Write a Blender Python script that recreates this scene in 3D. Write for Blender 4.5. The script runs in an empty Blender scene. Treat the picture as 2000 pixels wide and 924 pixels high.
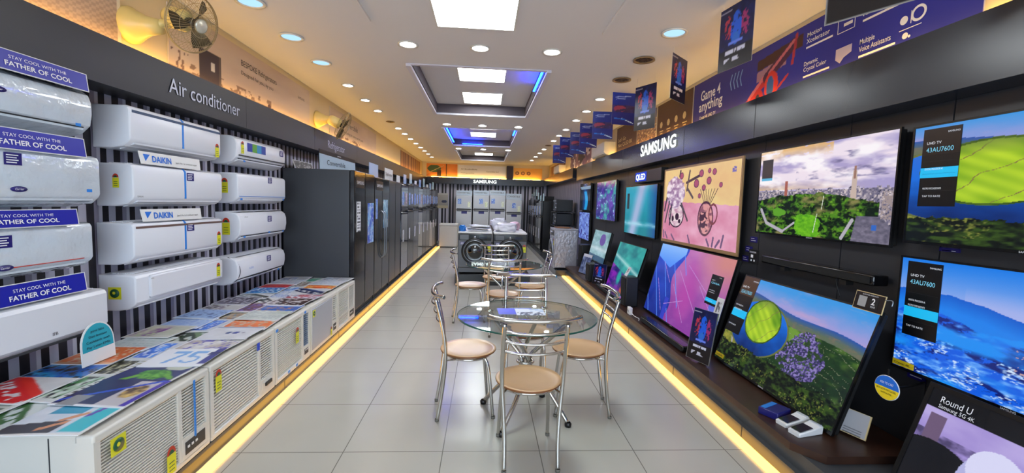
import bpy, bmesh, math, random
import numpy as np
from mathutils import Vector, Matrix
random.seed(4)
PI = math.pi
SC = bpy.context.scene
COL = SC.collection

# ------------------------------------------------------------------ camera
CAM_H = 1.48
cd = bpy.data.cameras.new('camera'); cam = bpy.data.objects.new('camera', cd); COL.objects.link(cam)
cd.sensor_width = 36; cd.lens = 36*850/2000; cd.clip_start = .05; cd.clip_end = 100
# rows: world direction of camera right, down, forward
RT = [[0.9976119, -0.0620432, 0.0303504], [0.0254794, -0.0778467, -0.9966397], [0.0641974, 0.9950329, -0.0760799]]
rt, dn, fw = [Vector(v) for v in RT]
M = Matrix((rt, -dn, -fw)).transposed().to_4x4(); M.translation = (0, 0, CAM_H)
cam.matrix_world = M
SC.camera = cam
# ------------------------------------------------------------------ view, world
SC.view_settings.view_transform = 'Standard'; SC.view_settings.look = 'None'
SC.view_settings.exposure = -0.14; SC.view_settings.gamma = 1; SC.view_settings.use_curve_mapping = False
SC.cycles.max_bounces = 8; SC.cycles.diffuse_bounces = 4; SC.cycles.glossy_bounces = 4
SC.cycles.transmission_bounces = 6; SC.cycles.transparent_max_bounces = 12
SC.cycles.sample_clamp_indirect = 6; SC.cycles.caustics_reflective = False; SC.cycles.caustics_refractive = False
SC.cycles.use_denoising = True
w = bpy.data.worlds.new('world'); SC.world = w; w.use_nodes = True
w.node_tree.nodes['Background'].inputs[0].default_value = (.6, .75, 1, 1)
w.node_tree.nodes['Background'].inputs[1].default_value = .6
P_PANEL = 22.0; P_DOWN = 34.0; P_COVE = 44.0; P_STRIP = 5.0; P_DAY = 230.0
ld = bpy.data.lights.new('daylight', 'AREA'); ld.shape = 'RECTANGLE'; ld.size = 4.2; ld.size_y = 2.3
ld.energy = P_DAY; ld.color = (.72, .86, 1)
lo = bpy.data.objects.new('shopfront_daylight', ld); COL.objects.link(lo); lo.location = (0, -2.35, 1.5); lo.rotation_euler = (PI/2, 0, 0)

# ------------------------------------------------------------------ materials
def lin(c):
    c = np.asarray(c, dtype=float)
    return np.where(c <= .04045, c/12.92, ((np.clip(c, 0, 1)+.055)/1.055)**2.4)
MATS = {}
def mat(name, col, rough=.5, metal=0, emit=None, es=1, bump=0, bscale=30, coat=0, var=0):
    if name in MATS: return MATS[name]
    m = bpy.data.materials.new(name); m.use_nodes = True; nt = m.node_tree; b = nt.nodes['Principled BSDF']
    c = tuple(lin(col))+(1,)
    b.inputs['Base Color'].default_value = c
    b.inputs['Roughness'].default_value = rough; b.inputs['Metallic'].default_value = metal
    if coat: b.inputs['Coat Weight'].default_value = coat; b.inputs['Coat Roughness'].default_value = .05
    if emit is not None:
        b.inputs['Emission Color'].default_value = tuple(lin(emit))+(1,); b.inputs['Emission Strength'].default_value = es
    if bump or var:
        tc = nt.nodes.new('ShaderNodeTexCoord'); n = nt.nodes.new('ShaderNodeTexNoise'); n.inputs['Scale'].default_value = bscale
        n.inputs['Detail'].default_value = 4
        nt.links.new(tc.outputs['Object'], n.inputs['Vector'])
        if bump:
            bp = nt.nodes.new('ShaderNodeBump'); bp.inputs['Strength'].default_value = bump; bp.inputs['Distance'].default_value = .02
            nt.links.new(n.outputs['Fac'], bp.inputs['Height']); nt.links.new(bp.outputs['Normal'], b.inputs['Normal'])
        if var:
            r = nt.nodes.new('ShaderNodeValToRGB'); r.color_ramp.elements[0].position = .3; r.color_ramp.elements[1].position = .7
            r.color_ramp.elements[0].color = tuple(x*(1-var) for x in c[:3])+(1,); r.color_ramp.elements[1].color = c
            nt.links.new(n.outputs['Fac'], r.inputs['Fac']); nt.links.new(r.outputs['Color'], b.inputs['Base Color'])
    MATS[name] = m
    return m
def attr_mat(name, emit=0, rough=.35, spec=.5, coat=0):
    m = bpy.data.materials.new(name); m.use_nodes = True; nt = m.node_tree; b = nt.nodes['Principled BSDF']
    a = nt.nodes.new('ShaderNodeAttribute'); a.attribute_name = 'paint'
    b.inputs['Roughness'].default_value = rough
    b.inputs['Specular IOR Level'].default_value = spec
    if emit:
        b.inputs['Base Color'].default_value = (.01, .01, .012, 1)
        nt.links.new(a.outputs['Color'], b.inputs['Emission Color']); b.inputs['Emission Strength'].default_value = emit
    else:
        nt.links.new(a.outputs['Color'], b.inputs['Base Color'])
    return m
SCREEN = attr_mat('screen_glow', emit=1.08, rough=.16, spec=.35)
PRINT = attr_mat('gloss_print', rough=.3)
PRINTM = attr_mat('matt_print', rough=.6)
def emis(name, col, s):
    m = bpy.data.materials.new(name); m.use_nodes = True; nt = m.node_tree; nt.nodes.clear()
    o = nt.nodes.new('ShaderNodeOutputMaterial'); e = nt.nodes.new('ShaderNodeEmission')
    e.inputs[0].default_value = tuple(col)+(1,); e.inputs[1].default_value = s; nt.links.new(e.outputs[0], o.inputs[0]); return m
E_PANEL = emis('panel_light', (.93, .98, 1), P_PANEL)
E_DOWN = emis('downlight_glow', (.95, .97, 1), P_DOWN)
E_DOWNB = emis('blue_white_glow', (.45, .75, 1), 1.3)
E_COVE = emis('warm_cove_glow', (1, .55, .1), P_COVE)
E_STRIP = emis('yellow_strip_glow', (1, .52, .10), P_STRIP)
E_BLUE = emis('blue_tray_glow', (.004, .035, 1), 55)
E_SIGN = emis('white_letter_glow', (.95, 1, .97), 1.6)
E_QLED = emis('qled_letter_glow', (.6, .7, 1), 3)
E_QHALO = emis('qled_halo_glow', (.05, .1, .9), .8)
WHITE = mat('white_plastic', (.86, .87, .9), .28)
WHITE2 = mat('warm_white_plastic', (.84, .83, .80), .4)
WRAP = mat('wrapped_plastic', (.80, .84, .88), .12, bump=.9, bscale=9, coat=1)
BLACK = mat('black_plastic', (.06, .06, .065), .4)
GLOSSBLACK = mat('gloss_black', (.04, .04, .05), .12)
DARKGREY = mat('dark_grey', (.16, .17, .19), .45)
GRAPH = mat('graphite_steel', (.25, .26, .28), .36, .25)
SILVER = mat('silver_steel', (.55, .57, .60), .28, .75)
STEEL = mat('brushed_inox', (.30, .31, .33), .3, .5)
CHROME = mat('chrome', (.78, .77, .75), .13, 1)
FASC = mat('fascia_laminate', (.135, .155, .195), .24, var=.1, bscale=2)
PLINTH = mat('plinth_laminate', (.27, .28, .29), .25, var=.15, bscale=2)
WOODS = mat('seat_plywood', (.80, .64, .47), .3, var=.12, bscale=6)
WOODD = mat('dark_shelf_wood', (.24, .15, .11), .35, var=.4, bscale=8)
BLUETAPE = mat('blue_tape', (.15, .5, .85), .4)
NAVY = mat('navy_sticker', (.10, .07, .42), .35)
YELLOW = mat('yellow_sticker', (.86, .85, .12), .4)
GREEN = mat('green_print', (.08, .33, .2), .4)
REDP = mat('red_print', (.75, .2, .12), .4)
BLUESIGN = mat('blue_sign', (.07, .10, .62), .35)
PAPER = mat('white_paper', (.88, .88, .88), .5)
TXTW = mat('white_ink', (.93, .93, .95), .5)
TXTG = mat('grey_metal_letters', (.66, .68, .74), .35, .4)
TXTK = mat('black_ink', (.08, .08, .08), .5)
TXTB = mat('blue_ink', (.05, .42, .82), .5)
CREAM = mat('cream_fan_plastic', (.86, .78, .5), .35)
BEIGE = mat('dusty_beige_metal', (.62, .56, .42), .4, .3)
WALLP = mat('cream_wall_paint', (.86, .80, .66), .7, bump=.1, bscale=20)
CEILP = mat('ceiling_paint', (.85, .845, .85), .75)
TRIMW = mat('tray_trim', (.80, .80, .86), .5)
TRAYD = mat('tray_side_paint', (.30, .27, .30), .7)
TEAL = mat('teal_card', (.12, .62, .70), .4)
OFFLAMP = mat('unlit_lamp', (.28, .2, .12), .5)

def glass_mat():
    m = bpy.data.materials.new('table_glass'); m.use_nodes = True; nt = m.node_tree; nt.nodes.clear()
    o = nt.nodes.new('ShaderNodeOutputMaterial'); mx = nt.nodes.new('ShaderNodeMixShader')
    t = nt.nodes.new('ShaderNodeBsdfTransparent'); t.inputs[0].default_value = (.93, .975, .97, 1)
    g = nt.nodes.new('ShaderNodeBsdfGlossy'); g.inputs['Roughness'].default_value = .02; g.inputs[0].default_value = (.95, 1, 1, 1)
    f = nt.nodes.new('ShaderNodeFresnel'); f.inputs[0].default_value = 1.55
    ge = nt.nodes.new('ShaderNodeNewGeometry'); iv = nt.nodes.new('ShaderNodeMath'); iv.operation = 'SUBTRACT'; iv.inputs[0].default_value = 1; nt.links.new(ge.outputs['Backfacing'], iv.inputs[1]); ml = nt.nodes.new('ShaderNodeMath'); ml.operation = 'MULTIPLY'; nt.links.new(f.outputs[0], ml.inputs[0]); nt.links.new(iv.outputs[0], ml.inputs[1])
    nt.links.new(ml.outputs[0], mx.inputs[0]); nt.links.new(t.outputs[0], mx.inputs[1]); nt.links.new(g.outputs[0], mx.inputs[2])
    nt.links.new(mx.outputs[0], o.inputs[0]); return m
GLASS = glass_mat()
GLASSEDGE = mat('glass_edge', (.12, .32, .28), .15)

def floor_mat():
    m = bpy.data.materials.new('floor_tiles'); m.use_nodes = True; nt = m.node_tree; b = nt.nodes['Principled BSDF']
    tc = nt.nodes.new('ShaderNodeTexCoord'); mp = nt.nodes.new('ShaderNodeMapping')
    mp.inputs['Location'].default_value = (.212, -2.475+.6*10, 0)
    br = nt.nodes.new('ShaderNodeTexBrick'); br.offset = 0; br.squash = 1
    br.inputs['Scale'].default_value = 1; br.inputs['Brick Width'].default_value = .577; br.inputs['Row Height'].default_value = .602
    br.inputs['Mortar Size'].default_value = .0028; br.inputs['Mortar Smooth'].default_value = .1
    br.inputs['Color1'].default_value = tuple(lin((.735, .725, .685)))+(1,); br.inputs['Color2'].default_value = tuple(lin((.72, .71, .67)))+(1,)
    br.inputs['Mortar'].default_value = tuple(lin((.46, .45, .42)))+(1,)
    nz = nt.nodes.new('ShaderNodeTexNoise'); nz.inputs['Scale'].default_value = 2.5; nz.inputs['Detail'].default_value = 5
    mx = nt.nodes.new('ShaderNodeMix'); mx.data_type = 'RGBA'; mx.blend_type = 'MULTIPLY'; mx.inputs[0].default_value = .12
    nt.links.new(tc.outputs['Object'], mp.inputs[0]); nt.links.new(mp.outputs[0], br.inputs[0]); nt.links.new(tc.outputs['Object'], nz.inputs[0])
    nt.links.new(br.outputs[0], mx.inputs[6]); nt.links.new(nz.outputs['Fac'], mx.inputs[7]); nt.links.new(mx.outputs[2], b.inputs['Base Color'])
    b.inputs['Roughness'].default_value = .22; b.inputs['Specular IOR Level'].default_value = .45
    return m
def stripe_mat(name, axis, period, cols, plain=None, zsplit=2.3):
    """vertical wallpaper stripes along world axis"""
    m = bpy.data.materials.new(name); m.use_nodes = True; nt = m.node_tree; b = nt.nodes['Principled BSDF']
    tc = nt.nodes.new('ShaderNodeTexCoord'); sx = nt.nodes.new('ShaderNodeSeparateXYZ'); nt.links.new(tc.outputs['Object'], sx.inputs[0])
    def mth(op, a, v):
        n = nt.nodes.new('ShaderNodeMath'); n.operation = op; nt.links.new(a, n.inputs[0]); n.inputs[1].default_value = v; return n.outputs[0]
    v = mth('DIVIDE', sx.outputs[axis], period); v = mth('FRACT', v, 0)
    r = nt.nodes.new('ShaderNodeValToRGB'); r.color_ramp.interpolation = 'CONSTANT'
    e = r.color_ramp.elements
    while len(e) < len(cols): e.new(.5)
    for k, (p, c) in enumerate(cols): e[k].position = p; e[k].color = tuple(lin(c))+(1,)
    nt.links.new(v, r.inputs[0])
    if plain is not None:
        g = mth('GREATER_THAN', sx.outputs[2], zsplit)
        mx = nt.nodes.new('ShaderNodeMix'); mx.data_type = 'RGBA'; nt.links.new(g, mx.inputs[0])
        nt.links.new(r.outputs[0], mx.inputs[6]); mx.inputs[7].default_value = tuple(lin(plain))+(1,); nt.links.new(mx.outputs[2], b.inputs['Base Color'])
    else: nt.links.new(r.outputs[0], b.inputs['Base Color'])
    b.inputs['Roughness'].default_value = .5
    return m

# ------------------------------------------------------------------ mesh builder
def smooth_path(pts, n=6):
    pts = [Vector(p) for p in pts]
    if len(pts) < 3: return pts
    out = []
    P = [pts[0]*2-pts[1]]+pts+[pts[-1]*2-pts[-2]]
    for i in range(1, len(P)-2):
        for k in range(n):
            t = k/n; a, b, c, d = P[i-1], P[i], P[i+1], P[i+2]
            out.append(.5*((2*b)+(-a+c)*t+(2*a-5*b+4*c-d)*t*t+(-a+3*b-3*c+d)*t**3))
    out.append(pts[-1]); return out
class MB:
    def __init__(s): s.bm = bmesh.new(); s.mats = []
    def mi(s, m):
        if m is None: return 0
        if m not in s.mats: s.mats.append(m)
        return s.mats.index(m)
    def box(s, x0, x1, y0, y1, z0, z1, m=None, bev=0, seg=2):
        k = s.mi(m); n0 = len(s.bm.faces)
        v = [s.bm.verts.new(p) for p in [(x0,y0,z0),(x1,y0,z0),(x1,y1,z0),(x0,y1,z0),(x0,y0,z1),(x1,y0,z1),(x1,y1,z1),(x0,y1,z1)]]
        fs = [s.bm.faces.new([v[i] for i in f]) for f in [(3,2,1,0),(4,5,6,7),(0,1,5,4),(1,2,6,5),(2,3,7,6),(3,0,4,7)]]
        for f in fs: f.material_index = k
        if bev:
            es = list({e for f in fs for e in f.edges})
            r = bmesh.ops.bevel(s.bm, geom=es, offset=bev, segments=seg, affect='EDGES', profile=.6)
            for f in r['faces']: f.material_index = k; f.smooth = True
        return s
    def quad(s, pts, m=None):
        f = s.bm.faces.new([s.bm.verts.new(p) for p in pts]); f.material_index = s.mi(m); return s
    def extr(s, prof, x0, x1, m=None, bev=0, axis='x', smooth=False):
        """closed profile extruded; axis x: prof=(y,z); y: (x,z); z: (x,y)"""
        k = s.mi(m)
        def P(a, t): return {'x': (t, a[0], a[1]), 'y': (a[0], t, a[1]), 'z': (a[0], a[1], t)}[axis]
        A = [s.bm.verts.new(P(a, x0)) for a in prof]; B = [s.bm.verts.new(P(a, x1)) for a in prof]; n = len(prof)
        fs = []
        for i in range(n):
            f = s.bm.faces.new([A[i], A[(i+1) % n], B[(i+1) % n], B[i]]); f.smooth = smooth; fs.append(f)
        c1 = s.bm.faces.new(A[::-1]); c2 = s.bm.faces.new(B); fs += [c1, c2]
        for f in fs: f.material_index = k
        bmesh.ops.recalc_face_normals(s.bm, faces=fs)
        if bev:
            es = list(set(c1.edges) | set(c2.edges))
            r = bmesh.ops.bevel(s.bm, geom=es, offset=bev, segments=3, affect='EDGES', profile=.5)
            for f in r['faces']: f.material_index = k; f.smooth = True
        return s
    def tube(s, pts, r, seg=10, m=None, sm=6, closed=False):
        k = s.mi(m)
        P = smooth_path(pts, sm) if not closed and sm else [Vector(p) for p in pts]
        n = len(P); rings = []; up = None
        for i, p in enumerate(P):
            if closed: t = (P[(i+1) % n]-P[i-1]).normalized()
            else: t = (P[min(i+1, n-1)]-P[max(i-1, 0)]).normalized()
            if up is None:
                up = Vector((0, 0, 1)) if abs(t.z) < .9 else Vector((1, 0, 0))
            a = t.cross(up)
            if a.length < 1e-4: a = t.cross(Vector((.3, .9, .1)))
            a.normalize(); b = a.cross(t).normalized(); up = b
            rr = r if not callable(r) else r(i/max(n-1, 1))
            rings.append([s.bm.verts.new(p+(a*math.cos(q)+b*math.sin(q))*rr) for q in [2*PI*j/seg for j in range(seg)]])
        for i in range(n if closed else n-1):
            A, B = rings[i], rings[(i+1) % n]
            for j in range(seg):
                f = s.bm.faces.new([A[j], A[(j+1) % seg], B[(j+1) % seg], B[j]]); f.smooth = True; f.material_index = k
        if not closed:
            for q in (rings[0][::-1], rings[-1]): f = s.bm.faces.new(q); f.material_index = k
        return s
    def lathe(s, prof, seg=32, m=None, c=(0, 0, 0), rot=None):
        """prof = [(r,z)...] about z; rot Matrix applied then c added"""
        k = s.mi(m); R = rot if rot is not None else Matrix.Identity(3); c = Vector(c)
        rings = []
        for r, z in prof:
            if r < 1e-6: rings.append([s.bm.verts.new(R @ Vector((0, 0, z))+c)])
            else: rings.append([s.bm.verts.new(R @ Vector((r*math.cos(2*PI*j/seg), r*math.sin(2*PI*j/seg), z))+c) for j in range(seg)])
        for A, B in zip(rings, rings[1:]):
            for j in range(seg):
                if len(A) == 1 and len(B) == 1: continue
                if len(A) == 1: q = [A[0], B[j], B[(j+1) % seg]]
                elif len(B) == 1: q = [A[j], B[0], A[(j+1) % seg]]
                else: q = [A[j], B[j], B[(j+1) % seg], A[(j+1) % seg]]
                f = s.bm.faces.new(q); f.smooth = True; f.material_index = k
        return s
    def build(s, name, m=None, parent=None, loc=None, rot=None):
        bmesh.ops.recalc_face_normals(s.bm, faces=s.bm.faces[:]) if len(s.bm.faces) < 4000 else None
        me = bpy.data.meshes.new(name); s.bm.to_mesh(me); s.bm.free()
        if s.mats:
            for q in s.mats: me.materials.append(q)
        elif m: me.materials.append(m)
        o = bpy.data.objects.new(name, me); COL.objects.link(o)
        if parent: o.parent = parent
        if loc: o.location = loc
        if rot: o.rotation_euler = rot
        return o
RX90 = Matrix.Rotation(PI/2, 3, 'X')     # lathe axis z -> -y (front)
def tag(o, label, cat, group=None, kind=None):
    o['label'] = label; o['category'] = cat
    if group: o['group'] = group
    if kind: o['kind'] = kind
    return o
def thing(name, label, cat, loc=(0, 0, 0), rot=(0, 0, 0), group=None):
    o = bpy.data.objects.new(name, None); COL.objects.link(o); o.empty_display_size = .1
    o.location = loc; o.rotation_euler = rot if isinstance(rot, tuple) else (0, 0, rot)
    return tag(o, label, cat, group)
def struct(o): o['kind'] = 'structure'; return o
def copy_tree(o, parent=None):
    c = o.copy(); COL.objects.link(c); c.parent = parent
    for ch in list(o.children): copy_tree(ch, c)
    return c
_tc = {}
def text(s, x, z, h, m, parent, y=0, name='lettering', width=None, align='l', depth=.001, flat=False, bold=0, shear=0):
    """lettering standing on a face that looks along -y (or lying flat, normal +z)"""
    key = (s, bold, shear)
    if key not in _tc:
        c = bpy.data.curves.new('t', 'FONT'); c.body = s; c.size = 1; c.offset = bold; c.resolution_u = 3; c.shear = shear
        o = bpy.data.objects.new('t', c); me = bpy.data.meshes.new_from_object(o)
        n = len(me.vertices); co = np.empty(n*3); me.vertices.foreach_get('co', co); co = co.reshape(-1, 3)
        fs = [tuple(p.vertices) for p in me.polygons]
        bpy.data.objects.remove(o); bpy.data.meshes.remove(me); _tc[key] = (co, fs)
    co, fs = _tc[key]; co = co.copy()
    mn, mxx = co.min(0), co.max(0); hh = .7 if '\n' not in s else (mxx-mn)[1]
    sc = h/hh; sx = sc if width is None else width/(mxx[0]-mn[0])
    X = (co[:, 0]-mn[0])*sx; Z = (co[:, 1]-(0 if '\n' not in s else mn[1]))*sc
    wd = (mxx[0]-mn[0])*sx
    if align == 'c': X -= wd/2
    elif align == 'r': X -= wd
    V = np.stack([x+X, z+Z, np.full(len(X), y+depth)], 1) if flat else np.stack([x+X, np.full(len(X), y-depth), z+Z], 1)
    me = bpy.data.meshes.new(name); me.from_pydata(V.tolist(), [], fs); me.materials.append(m)
    o = bpy.data.objects.new(name, me); COL.objects.link(o)
    if parent: o.parent = parent
    return o
def painted(name, W, H, fn, n, m, mt, parent=None, x=0, y=0, z=0, T=.004, flat=False, warp=None):
    """slab whose face carries a printed or lit picture. Upright: faces -y, spans x..x+W, z..z+H."""
    us = np.linspace(0, 1, n+1); vs = np.linspace(0, 1, m+1); U, V = np.meshgrid(us, vs); U = U.ravel(); V = V.ravel()
    rgb = lin(np.clip(fn(U, V), 0, 1))
    N = len(U); rgba = np.ones((N, 4)); rgba[:, :3] = rgb
    if flat: co = np.stack([x+U*W, y+V*H, np.full(N, z)], 1); off = (0, 0, -T)
    else: co = np.stack([x+U*W, np.full(N, y), z+V*H], 1); off = (0, T, 0)
    if warp is not None: co = co+warp(U, V)
    w1 = n+1
    faces = [(j*w1+i, j*w1+i+1, (j+1)*w1+i+1, (j+1)*w1+i) for j in range(m) for i in range(n)]
    rim = [i for i in range(n)]+[j*w1+n for j in range(m)]+[m*w1+i for i in range(n, 0, -1)]+[j*w1 for j in range(m, 0, -1)]
    low = co[rim]+np.array(off); lows = list(range(N, N+len(rim)))
    co = np.vstack([co, low]); rgba = np.vstack([rgba, np.tile([.6, .6, .6, 1] if mt is not SCREEN else [0, 0, 0, 1], (len(rim), 1))])
    L = len(rim)
    faces += [(rim[k], lows[k], lows[(k+1) % L], rim[(k+1) % L]) for k in range(L)]+[tuple(lows[::-1])]
    me = bpy.data.meshes.new(name); me.from_pydata(co.tolist(), [], faces)
    a = me.color_attributes.new('paint', 'FLOAT_COLOR', 'POINT'); a.data.foreach_set('color', rgba.ravel())
    me.materials.append(mt)
    o = bpy.data.objects.new(name, me); COL.objects.link(o)
    if parent: o.parent = parent
    return o

# ------------------------------------------------------------------ picture painters
def vn(x, y, seed=0):
    xi = np.floor(x); yi = np.floor(y); xf = x-xi; yf = y-yi
    def h(a, b): q = np.sin(a*127.1+b*311.7+seed*74.7)*43758.5453; return q-np.floor(q)
    xf = xf*xf*(3-2*xf); yf = yf*yf*(3-2*yf)
    return (h(xi, yi)*(1-xf)+h(xi+1, yi)*xf)*(1-yf)+(h(xi, yi+1)*(1-xf)+h(xi+1, yi+1)*xf)*yf
def fbm(x, y, seed=0, o=4):
    s = 0; a = .5; t = 0
    for k in range(o): s = s+a*vn(x*2**k, y*2**k, seed+k); t += a; a *= .5
    return s/t
def C(*c): return np.array(c, dtype=float)
def mixc(a, b, t):
    t = np.clip(t, 0, 1)[:, None]; return a*(1-t)+b*t
def put(img, mask, c): img[mask] = c if np.ndim(c) == 1 else c[mask]; return img
def base(U, c): return np.tile(C(*c), (len(U), 1))
def seg(U, V, a, b, w, asp=1.77):
    ax, ay = a; bx, by = b; X = U*asp; ax *= asp; bx *= asp
    dx, dy = bx-ax, by-ay; L = dx*dx+dy*dy+1e-9; t = np.clip(((X-ax)*dx+(V-ay)*dy)/L, 0, 1)
    return (X-ax-t*dx)**2+(V-ay-t*dy)**2 < w*w
def ell(U, V, cx, cy, rx, ry): return ((U-cx)/rx)**2+((V-cy)/ry)**2
def panel_on(img, U, V, u0, u1, v0, v1, hl, top=(.2, .13, .08)):
    m = (U > u0) & (U < u1) & (V > v0) & (V < v1)
    img[m] = (.03, .03, .05); img[m & (V > v1-.25*(v1-v0))] = top
    a, b = hl; img[m & (V > a) & (V < b)] = (.1, .6, .78)
    return img
def valley(U, V):
    n = fbm(U*9, V*9, 3); f = fbm(U*40, V*40, 8, 3); g = fbm(U*110, V*80, 5, 2); big = fbm(U*7, V*9, 33, 3)
    img = mixc(C(.60, .60, .84), C(.20, .58, .88), (V-.80)/.16+(n-.5)*.6+(U-.5)*.3)
    img = mixc(img, C(.72, .62, .80), (fbm(U*7, V*14, 51)-.55)*3)
    ridge = .86-.16*U+.02*np.sin(U*9)
    hc = mixc(C(.14, .32, .66), C(.36, .42, .34), (ridge-V)*13); hc = mixc(hc, C(.46, .42, .36), (f-.4)*2*((ridge-V) > .05))
    put(img, V < ridge, hc)
    field = mixc(C(.10, .22, .09), C(.42, .58, .20), (big-.38)*4+(f-.5)); field = mixc(field, C(.06, .10, .06), (.42-V)*1.6+(f-.5)*1.2+(U-.7))
    st = np.abs(np.sin((U*3+V*5+n)*9)) < .06; field[st & (f > .4)] = (.52, .55, .42)
    put(img, V < ridge-.11, field)
    vil = (ell(U, V, .66, .42, .15, .21) < 1+1.5*(n-.5)) & (g > .30); vc = mixc(C(.22, .18, .40), C(.55, .50, .74), (g-.42)*4); vc[fbm(U*26, V*26, 3) < .40] = (.16, .25, .14)
    put(img, vil, vc)
    r = ell(U, V, .285, .50, .25, .285)*(1+.10*(n-.5))
    put(img, (r < 1.10) & (V < .78), C(.40, .44, .22)); put(img, (r < 1) & (V < .80), mixc(C(.01, .14, .40), C(.06, .42, .86), (V-.22)*2.6+(n-.5)*.6))
    r2 = ell(U, V, .305, .585, .150, .225)*(1+.22*(n-.5))
    rows = np.sin((U*1.3+V)*70)*.5+.5; patch = vn(U*14+V*5, V*9-U*4, 9)
    gr = mixc(C(.34, .55, .06), C(.72, .84, .18), patch*.9+rows*.25); gr[np.abs(np.sin((U-V*.6)*26+n*2)) < .045] = (.50, .42, .25); gr = mixc(gr, C(.40, .50, .22), (V-.70)*8)
    put(img, r2 < 1.10, mixc(C(.10, .22, .05), C(.30, .42, .12), f*1.3)); put(img, r2 < .97, gr)
    q = (U < .07+.35*np.maximum(0, .55-V)) & (r > 1.10) & (V < .80); put(img, q, mixc(C(.28, .36, .10), C(.62, .60, .24), f*1.3)); road = np.abs(U-(.03+.22*np.maximum(0, .52-V)**.8)) < .008; put(img, road & q, C(.66, .64, .62))
    tr = V < .20-.04*U+.07*fbm(U*14, U*0, 4)+.03*g
    tc = mixc(C(.01, .04, .01), C(.20, .30, .08), (f-.38)*3); tc = mixc(tc, C(.50, .52, .22), (g-.60)*4*(fbm(U*9, V*9, 77) > .5))
    put(img, tr, tc)
    return img
def valley_wide(U, V):     # the same view, cropped closer
    return valley(.13+U*.50, .06+V*.90)
def city(U, V):
    n = fbm(U*4+V*2, V*9, 11); n2 = fbm(U*12, V*24, 5); f = fbm(U*46, V*40, 9, 3); g = fbm(U*100, V*80, 15, 2)
    sky = mixc(C(.93, .88, .93), C(.66, .62, .80), (n-.42)*4.5)
    sky = mixc(sky, C(.96, .78, .42), np.clip((.62-V)*5, 0, 1)*(1-U*1.1)*(V > .52)*1.2)
    sky = mixc(sky, C(.88, .70, .45), np.clip((V-.86)*8, 0, 1)*(n2 > .3)*.9*(U < .62)); sky = mixc(sky, C(.45, .43, .60), (n2-.52)*4*(U > .35)*(V > .62)*(V < .88))
    sky = mixc(sky, C(.98, .96, .98), (fbm(U*6, V*8, 21)-.55)*5)
    img = sky
    hor = .50+.02*(vn(U*60, U*0, 3) > .6)+.01*vn(U*130, U*0, 4)
    b = mixc(C(.42, .40, .50), C(.86, .80, .80), (vn(U*90, V*60, 7)-.25)*1.5); b[vn(U*160, V*120, 3) < .25] = (.25, .25, .33)
    put(img, V < hor, b)
    put(img, (np.abs(U-.775) < .022*(1.25-V)) & (V > .4) & (V < .64+.05*(vn(U*200, U*0, 1))), C(.78, .70, .66)); put(img, (np.abs(U-.775) < .006) & (V > .6) & (V < .72), C(.6, .45, .4))
    put(img, (np.abs(U-.27) < .012) & (V > .44) & (V < .62), C(.66, .38, .34))
    trees = V < .36+.09*np.sin(U*3.6)+.05*fbm(U*18, U*0, 7)
    cl = fbm(U*16, V*20, 61, 3); tc = mixc(C(.02, .09, .02), C(.30, .52, .10), (f-.42)*3+(cl-.45)*2); tc = mixc(tc, C(.50, .68, .16), (g-.58)*3*(cl > .5)); tc = mixc(tc, C(.52, .50, .30), (fbm(U*9, V*12, 88)-.62)*6)
    put(img, trees & (U < .93), tc)
    put(img, (ell(U, V, .47, .12, .12, .13) < 1+1.6*(n2-.5)), mixc(C(.22, .52, .06), C(.45, .74, .12), f*1.4))
    put(img, (ell(U, V, .22, .25, .06, .05) < 1+1.6*(n2-.5)), C(.36, .62, .14))
    road = (V < .24) & (U > .80-.1*(.2-V)) & (U < .99-.6*V+.1); put(img, road, mixc(C(.30, .29, .36), C(.55, .52, .60), f))
    put(img, seg(U, V, (.72, .02), (.78, .2), .018) | seg(U, V, (.04, .28), (.10, .12), .02) | seg(U, V, (.10, .12), (.26, .03), .02) | seg(U, V, (.26, .03), (.36, .14), .012), C(.70, .68, .72))
    put(img, seg(U, V, (.52, .05), (.54, .25), .004) | seg(U, V, (.57, .3), (.58, .44), .004), C(.86, .88, .80))
    put(img, (U > .94) & (V < .47) & (V > .22) & (g > .45), C(.62, .56, .56)); put(img, (np.abs(U-.91) < .015) & (np.abs(V-.14) < .025), C(.2, .4, .75))
    put(img, (U > .02) & (U < .13) & (V > .66) & (V < .9), C(.20, .21, .25)); put(img, (U > .02) & (U < .13) & (V > .64) & (V < .67), C(.35, .7, .86))
    return img
def snow(U, V):
    n = fbm(U*7+V*3, V*12, 4, 5); f = fbm(U*22-V*9, V*40, 6, 4); g = fbm(U*70, V*90, 2, 2)
    img = mixc(C(.55, .66, .92), C(.05, .46, .90), (V-.70)*3.0); img = mixc(img, C(.76, .74, .92), np.clip((.83-V)*4, 0, 1)*(U > .3)*.7)
    rid = .66+.05*np.sin(U*7+.6)+.05*fbm(U*8, U*0, 9)
    m = V < rid; c = mixc(C(.05, .36, .80), C(.10, .5, .92), (rid-V)*8); put(img, m, c)
    m2 = V < .52+.05*np.sin(U*11)+.05*fbm(U*10, U*0, 5)
    sl = fbm(U*9+V*12, V*10-U*6, 14, 4); c = mixc(C(.05, .36, .88), C(.50, .74, 1), (f-.42)*2.6); c = mixc(c, C(.03, .12, .46), (sl-.50)*7*(f > .38)); c = mixc(c, C(.82, .90, 1), (g-.50)*4*(fbm(U*6, V*7, 91) > .5)*(V < .36)); c = mixc(c, C(.10, .55, .95), (fbm(U*4, V*8, 19)-.55)*5)
    put(img, m2, c)
    put(img, (f > .58) & (U > .5) & (V < .45) & (V > .25) & (g > .55), C(.75, .62, .62))
    return img
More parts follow.
